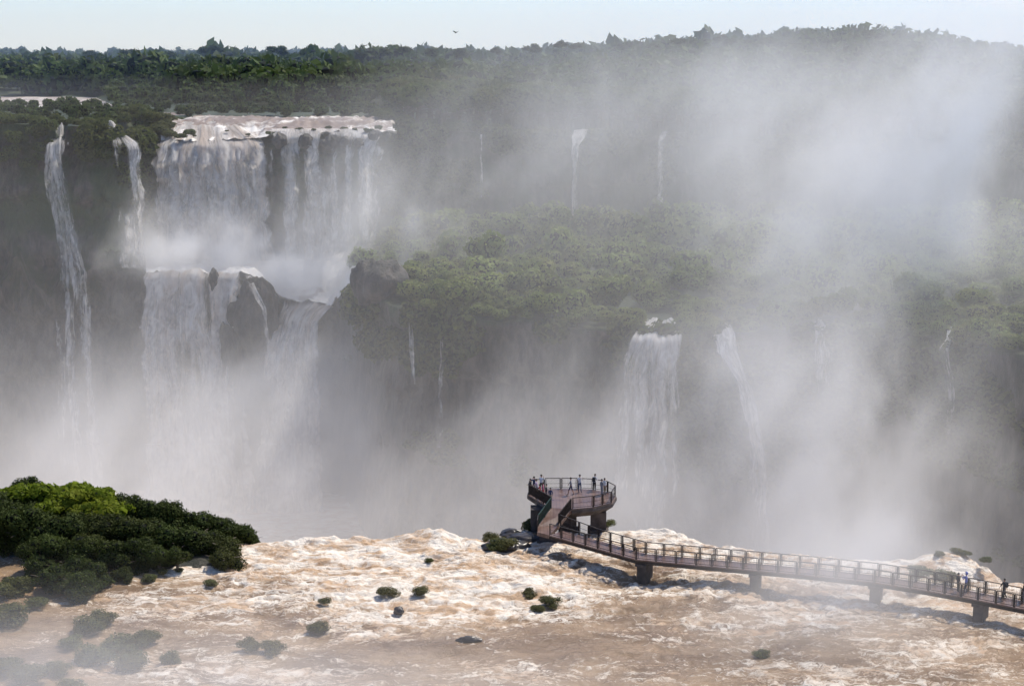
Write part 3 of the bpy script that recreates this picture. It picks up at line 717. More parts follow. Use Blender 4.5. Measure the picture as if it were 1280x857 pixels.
for px, py, r, lb in [
    (48, 754, 1.1, 'low dark bush just off the front shore of the left island'),
    (8, 770, 1.9, 'round green bush cut by the left edge of the picture'),
    (14, 734, 1.7, 'flat yellowish bush on the left edge above the round bush'),
    (112, 780, 1.4, 'dark bush at the left end of the clump below the left island'),
    (130, 772, 1.3, 'dark bush at the top of the clump below the left island'),
    (88, 802, 1.0, 'small bush behind the white splash near the left edge'),
    (118, 818, 1.6, 'misted bush on the left of the lower clump'),
    (148, 806, 1.5, 'largest dark bush in the middle of the lower clump'),
    (172, 800, 1.4, 'dark bush at the top right of the lower clump'),
    (188, 796, 1.1, 'small bush at the right end of the lower clump'),
    (165, 826, 1.5, 'misted bush at the bottom of the lower clump'),
    (214, 822, .9, 'faint lone bush in the mist right of the lower clump'),
    (12, 828, 1.7, 'misted bush in the bottom left corner'),
    (40, 842, 1.5, 'misted bush at the bottom edge near the left corner'),
    (72, 836, 1.1, 'faint bush at the bottom edge left of the lower clump'),
    (88, 860, 1.2, 'misted bush cut by the bottom edge'),
    (264, 726, .85, 'grey bush awash in foam below the right tip of the left island'),
    (186, 722, .8, 'dark bush at the edge of the smooth brown water'),
    (203, 714, .6, 'small bush in the foam beside the front shore'),
    (224, 712, .5, 'tiny bush poking out of the foam off the island'),
    (228, 702, .5, 'tiny bush behind another off the island in white water'),
    (250, 698, .7, 'bush in the foam under the leaning tree'),
    (312, 806, 1.0, 'left half of the misted bush pair in the lower left river'),
    (340, 810, 1.1, 'right half of the misted bush pair in the lower left river'),
    (397, 786, .95, 'grey-green bush alone in brown water left of centre'),
    (405, 752, .6, 'small upright bush at the upper left of the rapids'),
    (484, 741, .95, 'rounded bush left of a near twin in the middle of the rapids'),
    (526, 738, .85, 'pointed bush right of a near twin in the middle of the rapids'),
    (537, 700, .5, 'tiny dark bush high in the white rapids'),
    (661, 741, .9, 'small bush above and left of the long bush in mid river'),
    (672, 758, .8, 'left end of the long bush in mid river'),
    (688, 752, 1.0, 'right end of the long bush in mid river'),
    (952, 817, .7, 'half drowned bush low in the right half of the river'),
    (614, 671, .85, 'green bush on the brink left of the platform'),
    (618, 684, .8, 'low bush on the left side of the wet rock'),
    (630, 679, 1.25, 'large green bush on the wet rock left of the platform'),
    (646, 667, .5, 'tiny bush on the brink beside the platform leg'),
    (660, 655, 1.2, 'dark bush against the left platform leg'),
    (757, 654, .95, 'green bush right of the platform leg'),
    (1174, 692, .55, 'pale small bush at the left end of the foam mound'),
    (1197, 690, .75, 'dark bush on top of the foam mound'),
    (1208, 692, .55, 'small bush beside the dark one on the foam mound'),
    (1231, 699, .6, 'small bush on the right slope of the foam mound'),
    (1150, 715, 1.2, 'dark misted bush behind the walkway railing'),
    (1182, 719, 1.1, 'misted bush behind the walkway left of two people')]:
    zb = .35
    if py < 700 and px > 1160: zb = 1.6
    bush(px, py, r, lb, zb, 'leaf_near' if px < 200 else 'leaf_mid', .8, protos=near_c if r > 1.2 else tuft_c)

# --- bushes on the misty shelf
def shelf_points():
    rng = np.random.default_rng(5); pts = []
    tries = 0
    while tries < 60000 and len(pts) < 1500:
        tries += 1
        px = rng.uniform(446, 1480); a = px2a(px); px_ = px
        d1, d2 = float(kn(px, KD1)), float(kn(px, KD2))
        D = d1 + 1.5 + (d2 - d1 - 1) * rng.uniform(0, 1)
        r = rng.choice([rng.uniform(1.4, 2.6), rng.uniform(2.6, 5.4)]) * (1 + .3 * (D - 270) / 100)
        x = a * D
        # water channels that feed the trickles
        if any(abs(px - c) < wd and D < d1 + 20 for c, wd in ((822, 24), (904, 14), (1024, 12), (1188, 9))): continue
        if 772 < px < 806 and D < d1 + 40 and D > d1 + 12: continue
        if abs(px - 474) < 46 and D < 335: continue
        if any((x - q[0]) ** 2 + (D - q[1]) ** 2 < (.70 * (r + q[2])) ** 2 for q in pts): continue
        pts.append((x, D, r, px))
    return pts
SP = shelf_points(); SP.sort(key=lambda q: q[1] + (0 if q[3] < 1300 else 500))
def zone(px):
    if px < 560: return 'grey-green bush on the shelf beside the rock knob'
    if px < 760: return 'rounded green bush in the thicket on the middle of the misty shelf'
    if px < 1000: return 'hazy bush in the thicket above the wide veil waterfall'
    return 'hazy bush in the thicket at the right end of the shelf'
rest = []
for i, (x, D, r, px) in enumerate(SP):
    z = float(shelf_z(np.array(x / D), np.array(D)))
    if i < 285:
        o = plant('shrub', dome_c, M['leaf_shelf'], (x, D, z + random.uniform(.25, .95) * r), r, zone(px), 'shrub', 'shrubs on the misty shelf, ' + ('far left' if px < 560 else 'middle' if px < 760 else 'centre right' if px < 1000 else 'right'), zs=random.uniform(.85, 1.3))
    else: rest.append((x, D, z + random.uniform(.2, .9) * r, r))
def merged(name, items, nblob, nleaf, leafm, mat, label, seed, low=True, hs=.75, nproto=14, **k):
    rng = np.random.default_rng(seed)
    pr = [crown_arrays(np.random.default_rng(seed * 50 + i), 1, hs, nblob, nleaf, leafm, low=low) for i in range(nproto)]
    Vs, Fs, As, b = [], [], [], 0
    for (x, y, z, r) in items:
        V, Fq, v = pr[rng.integers(nproto)]; an = rng.uniform(0, 6.28); c, s = math.cos(an), math.sin(an)
        sc3 = r * rng.uniform(.85, 1.15); zz = rng.uniform(.8, 1.3)
        Vn = np.stack([(V[:, 0] * c - V[:, 1] * s) * sc3 + x, (V[:, 0] * s + V[:, 1] * c) * sc3 + y, V[:, 2] * sc3 * zz + z], -1)
        off = rng.uniform(-.42, .42)
        Vs.append(Vn); Fs.append(Fq + b); As.append(np.where(v < -.5, v, np.clip(v + off, 0, 1))); b += len(V)
    me = mesh_np(name, np.concatenate(Vs), np.concatenate(Fs), {'leafvar': ('FACE', np.concatenate(As))})
    return link(name, me, mat, None, None, label, None, None, 'stuff')
merged('shelf_thicket', rest, 6, 700, .17, M['leaf_shelf'], 'dense thicket covering the rear of the misty shelf', 9)

# --- shrubs along the upper lip, left of and between the falls
rng = np.random.default_rng(8)
LB = 'dark green shrub on the lip of the upper cliff'
for i in range(120):
    px = rng.uniform(-30, 225) if i < 78 else (rng.uniform(480, 640) if i < 106 else rng.uniform(478, 505))
    if 80 < px < 97 or 146 < px < 168 or (168 < px < 192 and i % 2): continue
    D = float(kn(px, KD3)) + rng.uniform(.5, 14); r = rng.uniform(1.5, 2.9)
    if px > 165 and px < 225: r *= .85
    a = px2a(px); z = float(pl_rise(np.array(a), np.array(D)))
    plant('lip_shrub', mid_c, M['leaf_cliff'], (a * D, D, z + .35 * r), r, LB + (' left of the main falls' if px < 300 else ' right of the main falls'), 'shrub', 'shrubs on the upper lip ' + ('left' if px < 300 else 'right'), zs=.9)
for i, (px, dz, r_) in enumerate([(344, .3, 1.0), (362, .5, .7), (381, .4, 1.1), (398, .6, .6), (415, .3, 1.0), (434, .4, 1.1), (449, .5, .8), (466, .4, 1.2), (478, .5, 1.3), (318, .9, .6), (252, .9, .5), (292, 1.0, .5)]):
    D = 356.5 + (i * 5 % 7) * .9; a = px2a(px)
    plant('lip_tuft', mid_c, M['leaf_cliff'], (a * D, D, float(pl_rise(np.array(a), np.array(D))) + dz - .3), r_, 'small green tuft on a rock in the rapids along the upper lip', 'shrub', 'tufts in the rapids of the upper lip', zs=.8)
rng = np.random.default_rng(18)
for i in range(70):
    px = rng.uniform(-30, 200)
    if 78 < px < 100 or 144 < px < 194: continue
    dr_ = rng.uniform(0, 1) ** 1.5 * 9; D = float(kn(px, KD3)) - .4 - dr_ * .12; a = px2a(px); z = float(kn(px, KZ3)) + .8 - dr_; r_ = rng.uniform(1.0, 2.2)
    plant('hanging_shrub', mid_c, M['leaf_cliff'], (a * D, D, z), r_, 'green shrub hanging over the dark upper cliff at the far left', 'shrub', 'shrubs hanging over the far left cliff', zs=1.3)
# tall dark tree clump just behind the lip (left of the upper rapids)
for px, py, D, r in [(168, 140, 372, 4.2), (182, 146, 366, 3.2), (205, 150, 372, 3.4), (218, 152, 376, 2.6), (150, 148, 366, 3.0), (128, 147, 368, 2.6), (237, 166, 357, 1.6), (226, 170, 355.5, 1.4)]:
    p = PY(px, py, D)
    plant('lip_shrub', mid_c, M['leaf_cliff'], p, r, 'large dark bush behind the lip between the left waterfall and the main rapids' if r > 2 else 'low green tuft splitting the head of the broad waterfall', 'shrub', 'large bushes behind the lip' if r > 2 else 'tufts in the head of the broad waterfall', zs=.8)

# --- plants hanging on the cliffs
def cliff_plants():
    rng = np.random.default_rng(4); items = []
    for i in range(15000):
        px = rng.uniform(-60, 1340); up = rng.random() < .5
        a = float(px2a(px)); d1, d2, d3 = (float(kn(px, K)) for K in (KD1, KD2, KD3)); z1, z2, z3 = (float(kn(px, K)) for K in (KZ1, KZ2, KZ3))
        if up:
            if 345 < px < 478 or 196 < px < 345: continue
            t_ = 1 - rng.random() ** 1.6 * .85; D = d2 + (d3 - d2) * t_ - .2; z = z2 + (z3 - z2) * t_ ** .8
        else:
            if px < 436: continue
            t_ = 1 - rng.random() ** 1.5 * .6; D = d1 - 7 * (1 - t_) ** 1.5 - .2; z = ZB + (z1 - ZB) * t_
        x = a * D
        if float(fbm(np.array(x * .09), np.array(z * .07), None, 3, 99)) < .42 + .22 * (1 - t_): continue
        wgt = 1.0
        cn_ = float(cliff_noise(np.array(x), np.array(D), np.array(z)))
        items.append((x, D + cn_ * .95 + (.2 if up else .5), z, rng.uniform(.9, 2.4) * (1.2 if t_ > .8 else .8)))
    merged('cliff_plants', items, 5, 130, .30, M['leaf_cliff'], 'green plants hanging on the cliff faces', 13, nproto=10)
    return len(items)
cliff_plants()

# --- forest on the plateau
def forest():
    rng = np.random.default_rng(21); items = []; ind = []
    D = 366.
    while D < 1500:
        step = 4.8 + (D - 360) * .014
        xs = np.arange(-.40 * D, .40 * D, step * 1.15)
        xs = xs + rng.uniform(-.5, .5, len(xs)) * step
        for x in xs:
            d = D + rng.uniform(-.5, .5) * step; a = x / d; px = float(a2px(a))
            if d < float(kn(px, KD3)) + 4: continue
            if float(river_mask(np.array(a), np.array(d))) > .25: continue
            far = (d - 430) / 200
            # ragged shore shrubs, then taller forest
            dens = float(fbm(np.array(x * .02), np.array(d * .02), None, 3, 31))
            shore = 1
            if px < 500: shore = np.clip((d - 432) / (40 + 90 * float(1 - sstep(250, 370, px))), .12, 1) if px > 225 else np.clip((d - 520) / 60, .16, 1)
            if px < 225 + 60 * (dens - .5) * 2 and d < 480: shore = 0
            h = 2.2 + 10 * shore * (.55 + .9 * (dens - .3)) + rng.uniform(-1, 1.5)
            h = max(2.0, h)
            if px < 225 and d < 480:
                h = rng.uniform(1.2, 2.4)
            elif px < 500 and d < 432: h = min(h, rng.uniform(1.3, 2.6))
            r = np.clip(h * .52, 1.6, 7.0) * rng.uniform(.8, 1.2) * (1 + .2 * (D > 700))
            if d > 470: r *= rng.uniform(.75, 1.0) if rng.random() < .7 else rng.uniform(1.25, 1.7)
            z = float(pl_rise(np.array(a), np.array(d)))
            items.append((x, d, z + h - r * .55, r, px, z))
        D += step
    # skyline and clearing-edge trees as things of their own
    emb = []
    for x, d, zc, r, px, zg in items:
        pass
    return items
FI = forest()
order = sorted(range(len(FI)), key=lambda i: FI[i][1] + (0 if FI[i][2] - FI[i][5] > 3.5 else 2e4) + (0 if FI[i][0] / FI[i][1] < .36 and FI[i][0] / FI[i][1] > -.36 else 1e4))
vis = order[:190]
chosen = set(vis)
for i in vis:
    x, d, zc, r, px, zg = FI[i]
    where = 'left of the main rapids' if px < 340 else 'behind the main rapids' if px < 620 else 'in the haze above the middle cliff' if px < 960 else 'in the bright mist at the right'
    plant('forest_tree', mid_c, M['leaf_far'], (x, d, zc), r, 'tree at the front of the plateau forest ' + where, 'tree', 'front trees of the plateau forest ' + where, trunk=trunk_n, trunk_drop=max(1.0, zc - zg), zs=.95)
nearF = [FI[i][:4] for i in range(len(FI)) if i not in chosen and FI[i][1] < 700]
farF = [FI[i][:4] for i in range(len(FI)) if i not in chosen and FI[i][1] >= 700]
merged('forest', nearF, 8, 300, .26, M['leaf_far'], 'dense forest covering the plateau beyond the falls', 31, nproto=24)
merged('distant_forest', farF, 6, 130, .36, M['leaf_far'], 'distant forest reaching the horizon', 33, nproto=16)
# emergent trees on the skyline
em = [(262, 58, 760), (270, 56, 760), (345, 58, 720), (385, 60, 700), (505, 56, 640), (543, 60, 640), (575, 62, 640), (665, 55, 600), (702, 50, 590), (720, 52, 600), (780, 52, 600), (818, 52, 590),
      (850, 46, 570), (868, 50, 580), (900, 42, 560), (912, 46, 560), (960, 46, 560), (985, 48, 570), (1002, 50, 560), (1030, 46, 560), (1050, 44, 560), (1066, 40, 550), (1084, 37, 550), (1098, 40, 555), (1102, 48, 540), (1118, 48, 560), (1135, 54, 560), (1160, 62, 560), (1215, 68, 560),
      (1165, 62, 570), (1235, 72, 580), (885, 48, 565), (940, 50, 570), (60, 66, 800), (110, 64, 800), (160, 62, 780), (210, 62, 760), (30, 66, 850), (450, 61, 660), (480, 60, 660), (620, 58, 620)]
for px, py, D in em:
    p = PY(px, py + 6, D); zg = float(pl_rise(np.array(p.x / D), np.array(D)))
    side = 'the left half of the skyline' if px < 640 else 'the hill at the right of the skyline'
    plant('emergent_tree', far_c, M['leaf_far'], p, random.uniform(2.8, 4.6) * D / 650, 'tall flat-crowned tree standing above the forest on ' + side, 'tree', 'tall trees on ' + side, trunk=trunk_n, trunk_drop=max(4, p.z - zg), zs=.9)

# ------------------------------------------------------------------ walkway and viewing platform
DZ, PZ = 2.0, 3.0
walk = empty('walkway', (14.0, 140.0, 0.0), 'long railed metal walkway crossing the river to a raised viewing platform at the brink', 'walkway')
WO = Vector(walk.location)
class LB_(MB):
    def build(s, name, mat, **k):
        s.v = [tuple(Vector(v) - WO) for v in s.v]
        return link(name, s.mesh(name), mat, walk, **k)
near = [P(x, y, DZ) for x, y in ((686, 668.5), (731, 681), (795, 699), (870, 706), (948, 713), (1020, 719.5), (1093, 727.5), (1160, 738), (1222, 749.5), (1290, 763), (1380, 782))]
def norm2(a, b):
    d = (b - a); return Vector((-d.y, d.x, 0)).normalized()
farl = []
for i, p in enumerate(near):
    a = near[max(0, i - 1)]; b = near[min(len(near) - 1, i + 1)]
    farl.append(p + norm2(a, b) * 2.0)
mb = LB_()
def strip(mb, A, B, z0, z1):
    for i in range(len(A) - 1):
        a, b, c, d = A[i], A[i+1], B[i+1], B[i]
        k = len(mb.v)
        for z in (z0, z1):
            for q in (a, b, c, d): mb.v.append((q.x, q.y, q.z + z))
        mb.f += [(k+3, k+2, k+1, k), (k+4, k+5, k+6, k+7), (k, k+1, k+5, k+4), (k+2, k+3, k+7, k+6)]
        if i == 0: mb.f.append((k+3, k, k+4, k+7))
        if i == len(A) - 2: mb.f.append((k+1, k+2, k+6, k+5))
strip(mb, near, farl, -.10, 0)
mb.build('deck', M['deck'])
mb = LB_()                                       # girders under both edges
for A, s_ in ((near, 1), (farl, -1)):
    for i in range(len(A) - 1):
        n = norm2(A[i], A[i+1]) * .1 * s_
        mb.bar(A[i] + n + Vector((0, 0, -.255)), A[i+1] + n + Vector((0, 0, -.255)), .14, .30)
mb.build('girder', M['rust'])
# landing between walkway and ramp
l0 = P(671, 664.5, DZ); l1 = near[0]; l2 = farl[0] + Vector((-.1, 0, 0)); l3 = P(672.5, 657.5, DZ)
r0 = P(672, 657.5, DZ); r1 = P(698.5, 656.5, DZ); t0 = P(688.5, 634.5, PZ); t1 = P(715, 636, PZ)
mb = LB_(); mb.prism([l0, l1, r1, r0], DZ - .35, DZ + .003); mb.build('landing', M['deck'])
mb = LB_()
k = len(mb.v)
for q in (r0, r1, t1, t0): mb.v.append((q.x, q.y, q.z - .3))
for q in (r0, r1, t1, t0): mb.v.append((q.x, q.y, q.z + .008))
mb.f += [(3,2,1,0), (4,5,6,7), (0,1,5,4), (1,2,6,5), (2,3,7,6), (3,0,4,7)]
mb.build('ramp', M['deck'])
ring_px = [(688.5, 634.5), (715, 636), (742, 633.5), (765, 628), (770, 620), (760, 614.5), (742, 611.5), (722, 610.3), (701, 610.3), (680, 610.6), (661, 613.5), (660, 618)]
ring = [P(x, y, PZ) for x, y in ring_px]
cen = sum(ring, Vector()) / len(ring)
mb = LB_(); mb.prism([(p.x, p.y) for p in ring], PZ - .12, PZ); mb.build('platform_deck', M['deck'])
mb = LB_(); n = len(ring); k = 0
inner = [cen + (p - cen) * .82 for p in ring]
for p in ring: mb.v.append((p.x + (p.x - cen.x) * .02, p.y + (p.y - cen.y) * .02, PZ - .125))
for p in ring: mb.v.append((p.x + (p.x - cen.x) * .02, p.y + (p.y - cen.y) * .02, PZ - .42))
for p in inner: mb.v.append((p.x, p.y, PZ - 1.05))
for j in range(2):
    for i in range(n): mb.f.append((j*n + i, j*n + (i+1) % n, (j+1)*n + (i+1) % n, (j+1)*n + i)[::-1])
mb.f.append(tuple(range(2*n, 3*n))[::-1]); mb.f.append(tuple(range(n)))
mb.build('platform_slab', M['concrete'])
for px, Y, wx, wy in ((676, 152.0, 2.0, 1.8), (711, 152.2, 1.5, 1.5), (748, 152.6, 1.5, 1.4), (684, 149.0, 1.5, 1.3)):
    q = PY(px, 640, Y); top = (PZ - .5 if px == 676 else PZ - 1.0) if Y > 150 else 1.64
    mb = LB_(); mb.box((q.x, Y, (top - 3) / 2), (wx/2, wy/2, (top + 3) / 2)); mb.box((q.x, Y, -.1), (wx/2 + .25, wy/2 + .25, .35)); mb.build('pier', M['concrete'])
for px in (800, 943, 1091, 1228, 1372):
    i = min(range(len(near)), key=lambda j: abs(wpx(near[j].x, near[j].y, DZ)[0] - px))
    a = near[i]; d = norm2(near[max(0, i-1)], near[min(len(near)-1, i+1)]); c = a + d * 1.0
    if px == 943 or px == 800: c = a + (P(px, 700 if px == 800 else 713, DZ) - a) + d * 1.0
    ang = math.atan2(d.y, d.x) - math.pi / 2; rot = Matrix.Rotation(ang, 3, 'Z')
    mb = LB_(); mb.box((c.x, c.y, -.75), (.42, .75, 2.1), rot); mb.box((c.x, c.y, 1.47), (.5, 1.0, .115), rot); mb.build('pier', M['concrete'])

def panel(a, b, h=1.08, mat='rust', name='railing_panel', label=None, wires=True, dense=False):
    """one framed railing panel from a to b"""
    mb = LB_(); a = Vector(a); b = Vector(b); d = (b - a); L = d.length
    if L < .3: return
    e = d / L; a2 = a + e * .05; b2 = b - e * .05; up = Vector((0, 0, 1))
    for q in (a2, b2): mb.bar(q - up * .15, q + up * h, .075)
    q1, q2 = a2 + e * .12, b2 - e * .12
    for q in (q1, q2): mb.bar(q + up * .12, q + up * (h - .05), .045)
    mb.bar(a2 + up * (h + .02), b2 + up * (h + .02), .075, .06)
    mb.bar(a2 + up * .12, b2 + up * .12, .04); mb.bar(a2 + up * .55, b2 + up * .55, .022)
    if wires:
        nn = int(L / (.06 if dense else .14))
        for i in range(1, nn): 
            q = a2 + (b2 - a2) * i / nn; mb.bar(q + up * .12, q + up * h, .03 if dense else .007)
    mb.build(name, M[mat], label=label)
def rail_line(pts, step=1.55, inset=0, **k):
    for i in range(len(pts) - 1):
        a, b = pts[i], pts[i+1]; L = (b - a).length; n = max(1, round(L / step))
        for j in range(n): panel(a + (b - a) * j / n, a + (b - a) * (j + 1) / n, **k)
def inset_line(A, off):
    out = []
    for i, p in enumerate(A):
        a = A[max(0, i-1)]; b = A[min(len(A)-1, i+1)]; out.append(p + norm2(a, b) * off)
    return out
rail_line(inset_line(near, .06)); 
fr = inset_line(farl, -.06); fr[0] = P(700, 657, DZ)
rail_line(fr)
rail_line([l0 + Vector((.05, .05, 0)), r0 + Vector((.05, 0, 0))])
panel(r0 + Vector((.06, .05, 0)), r0.lerp(t0, .5) + Vector((.06, 0, 0)), mat='green_rail', dense=True, label='green painted railing on the left of the ramp')
panel(r0.lerp(t0, .5) + Vector((.06, 0, 0)), t0 + Vector((.06, 0, 0)), mat='green_rail', dense=True, label='green painted railing on the left of the ramp')
rail_line([r1 + Vector((-.06, 0, 0)), t1 + Vector((-.06, 0, 0))], dense=True)
rg = [cen + (p - cen) * .985 for p in ring]
rail_line(rg[1:11], step=1.6)
rail_line(rg[10:], step=1.6, dense=True)
rail_line([rg[-1], rg[0]], step=1.7, dense=True)

# ------------------------------------------------------------------ people
def cmat(name, c): return mat_plain(name, c, .8, .12, 6)
CL = dict(white=cmat('white_cloth', (.62, .62, .64)), black=cmat('black_cloth', (.025, .025, .028)), red=cmat('red_cloth', (.42, .03, .05)), pink=cmat('pink_cloth', (.52, .20, .26)),
          grey=cmat('grey_cloth', (.20, .20, .22)), blue=cmat('blue_cloth', (.10, .14, .42)), navy=cmat('navy_cloth', (.03, .04, .09)), khaki=cmat('khaki_cloth', (.30, .24, .17)), lilac=cmat('lilac_cloth', (.42, .32, .42)), jean=cmat('denim', (.07, .09, .15)))
def person(loc, face, shirt, legs, label, pose='stand', h=1.72, hair='hair', hood=False, shorts=False, pack=None):
    """loc feet, face heading in degrees (0 = +x)"""
    s = h / 1.72
    P0 = {'pelvis': (0, 0, .93), 'waist': (.0, 0, 1.08), 'chest': (.01, 0, 1.28), 'neck': (.01, 0, 1.46), 'head0': (.02, 0, 1.56), 'head1': (.025, 0, 1.65)}
    lean = .12 if pose in ('rail',) else 0
    for k_ in ('waist', 'chest', 'neck', 'head0', 'head1'):
        x, y, z = P0[k_]; P0[k_] = (x + lean * (z - .93) * 1.2, y, z)
    st = {'stand': (.03, -.03), 'rail': (.05, -.05), 'photo': (.06, -.04), 'walk': (.26, -.30), 'hips': (.04, -.04)}[pose]
    for sd_, nm in ((1, 'l'), (-1, 'r')):
        f = st[0] if sd_ > 0 else st[1]
        P0['hip' + nm] = (0, .09 * sd_, .88); P0['knee' + nm] = (f * .55 + .04, .10 * sd_, .49); P0['ank' + nm] = (f, .11 * sd_, .09); P0['toe' + nm] = (f + .17, .13 * sd_, .04)
        cx = P0['chest'][0]
        P0['sho' + nm] = (cx, .17 * sd_, 1.40)
        if pose == 'photo': e, w_, hd = (cx + .18, .26 * sd_, 1.22), (cx + .32, .10 * sd_, 1.46), (cx + .36, .05 * sd_, 1.52)
        elif pose == 'rail': e, w_, hd = (cx + .10, .27 * sd_, 1.16), (cx + .32, .22 * sd_, 1.10), (cx + .40, .18 * sd_, 1.10)
        elif pose == 'walk': e, w_, hd = (cx - f * .45, .23 * sd_, 1.14), (cx - f * .5 + .12, .22 * sd_, .93), (cx - f * .5 + .17, .22 * sd_, .86)
        elif pose == 'hips': e, w_, hd = (cx - .08, .36 * sd_, 1.16), (cx + .06, .20 * sd_, 1.00), (cx + .12, .16 * sd_, .98)
        else: e, w_, hd = (cx, .23 * sd_, 1.13), (cx + .06, .24 * sd_, .90), (cx + .08, .24 * sd_, .82)
        P0['elb' + nm], P0['wri' + nm], P0['han' + nm] = e, w_, hd
    rad = {'pelvis': (.15, .12), 'waist': (.13, .10), 'chest': (.17, .12), 'neck': (.055, .055), 'head0': (.085, .08), 'head1': (.09, .085), 'hip': (.10, .10), 'knee': (.06, .06), 'ank': (.042, .042), 'toe': (.035, .04), 'sho': (.07, .065), 'elb': (.045, .045), 'wri': (.03, .03), 'han': (.035, .022)}
    names = list(P0); idx = {n_: i for i, n_ in enumerate(names)}
    E = [('pelvis', 'waist'), ('waist', 'chest'), ('chest', 'neck'), ('neck', 'head0'), ('head0', 'head1')]
    for nm in 'lr': E += [('pelvis', 'hip' + nm), ('hip' + nm, 'knee' + nm), ('knee' + nm, 'ank' + nm), ('ank' + nm, 'toe' + nm), ('chest', 'sho' + nm), ('sho' + nm, 'elb' + nm), ('elb' + nm, 'wri' + nm), ('wri' + nm, 'han' + nm)]
    me = bpy.data.meshes.new('person'); me.from_pydata([tuple(Vector(P0[n_]) * s) for n_ in names], [(idx[a], idx[b]) for a, b in E], [])
    o = bpy.data.objects.new('person', me); COL.objects.link(o)
    md = o.modifiers.new('skin', 'SKIN'); md.use_smooth_shade = True; md.branch_smoothing = .6
    for n_ in names:
        key = n_ if n_ in rad else n_[:-1]; r_ = rad[key]; sv = me.skin_vertices[0].data[idx[n_]]; sv.radius = (r_[0] * s, r_[1] * s); sv.use_root = (n_ == 'pelvis')
    o.modifiers.new('sub', 'SUBSURF').levels = 1
    dg = bpy.context.evaluated_depsgraph_get(); dg.update(); body = bpy.data.meshes.new_from_object(o.evaluated_get(dg)); bpy.data.objects.remove(o); body.name = 'person'
    body.materials.clear()
    for m_ in (M['skin'], CL[shirt], CL[legs], CL['black']): body.materials.append(m_)
    for p in body.polygons:
        c = p.center / s; side = abs(c.y)
        e = Vector(P0['elbl']); 
        if c.z < .10: mi = 3
        elif c.z < .96 and not (side > .185 and c.z > .75): mi = 0 if (shorts and c.z < .52) else 2
        elif c.z > 1.455 and side < .12 and (pose != 'photo' or c.x < P0['chest'][0] + .16): mi = 0
        else:
            far_arm = min((Vector((c.x, c.y, c.z)) - Vector(P0[k_])).length for k_ in ('wril', 'wrir', 'hanl', 'hanr'))
            mi = 0 if far_arm < .13 else 1
        p.material_index = mi; p.use_smooth = True
    o = link('person', body, None, None, loc, label, 'person', 'visitors on the walkway'); o.rotation_euler.z = R(face)
    # hair as a cap hugging the skull
    hx, hz = P0['head1'][0] * s, P0['head1'][2] * s
    u, v = np.meshgrid(np.linspace(0, 2 * math.pi, 15), np.linspace(0, 1, 8))
    drop = np.where(np.cos(u) > .45, .95, 1.9 if not hood else 2.2); ph = v * drop
    Rr = (.108 if not hood else .135) * s
    V = np.stack([hx - .012 + Rr * np.sin(ph) * np.cos(u), Rr * .92 * np.sin(ph) * np.sin(u), hz - .005 + Rr * 1.08 * np.cos(ph)], -1).reshape(-1, 3)
    link('hood' if hood else 'hair', mesh_np('hair', V, grid_faces(15, 8), None, True), CL[shirt] if hood else M['hair'], o)
    # nose and eyes
    mb = MB(); mb.box((hx + .098 * s, 0, hz - .03), (.014, .012, .02)); mb.build('nose', M['skin'], o)
    if pack:
        bk = MB(); bk.box((P0['chest'][0] * s - .20, 0, 1.22 * s), (.09, .15, .21)); bk.box((P0['chest'][0] * s - .30, 0, 1.15 * s), (.03, .11, .11)); bk.build('backpack', CL[pack], o)
    return o
def pp(px, py, z=PZ): return P(px, py, z) + Vector((0, 0, .005))
person(pp(664, 618.5), 150, 'black', 'black', 'person in dark clothes at the left corner of the platform railing', 'rail', 1.66)
person(pp(667.5, 616), 100, 'navy', 'black', 'person in navy behind the cluster at the left platform corner', 'photo', 1.7)
person(pp(671.5, 619.5), 160, 'lilac', 'grey', 'person in a lilac top with dark hair in the cluster at the left railing', 'rail', 1.72)
person(pp(676.5, 615.5), 70, 'white', 'black', 'tallest person of the left cluster in a white shirt', 'photo', 1.86)
person(pp(675.5, 624), 200, 'red', 'red', 'person in bright red leaning on the left railing', 'rail', 1.55)
person(pp(679, 622), 170, 'pink', 'red', 'person in pink and red in the middle of the left cluster', 'stand', 1.6)
person(pp(683, 625.5), 190, 'black', 'navy', 'person in black between the red shirts and the ramp', 'stand', 1.68)
person(pp(688, 629), 260, 'navy', 'khaki', 'person in dark top standing at the head of the green ramp railing', 'stand', 1.6)
person(pp(713.5, 618.5), 170, 'grey', 'navy', 'person in grey with shorts striding across the middle of the platform', 'walk', 1.8, shorts=True)
person(pp(724.5, 615), 300, 'white', 'jean', 'person in a pale shirt with raised hands beside the back railing', 'photo', 1.82)
person(pp(743, 613.5), 60, 'white', 'black', 'person in white top and black trousers looking over the right railing', 'rail', 1.74, pack='black')
person(pp(752, 619), 40, 'grey', 'grey', 'person in grey in the right bend of the platform', 'stand', 1.68)
person(pp(755.5, 618), 40, 'white', 'khaki', 'person in white beside the one in grey in the right bend', 'stand', 1.7)
person(pp(1197, 739.5, DZ), 20, 'black', 'black', 'person in black left of the one in a blue hooded jacket on the walkway', 'stand', 1.66)
person(pp(1207, 741.5, DZ), 150, 'blue', 'navy', 'person in a blue hooded jacket on the walkway above the right pier', 'photo', 1.84, hood=True)
person(pp(1254.5, 748.5, DZ), 190, 'black', 'black', 'person in black walking left on the walkway near the right edge', 'walk', 1.76, pack='black')
person(pp(1279.5, 752.5, DZ), 180, 'black', 'grey', 'dark figure cut by the right edge of the picture on the walkway', 'stand', 1.7)

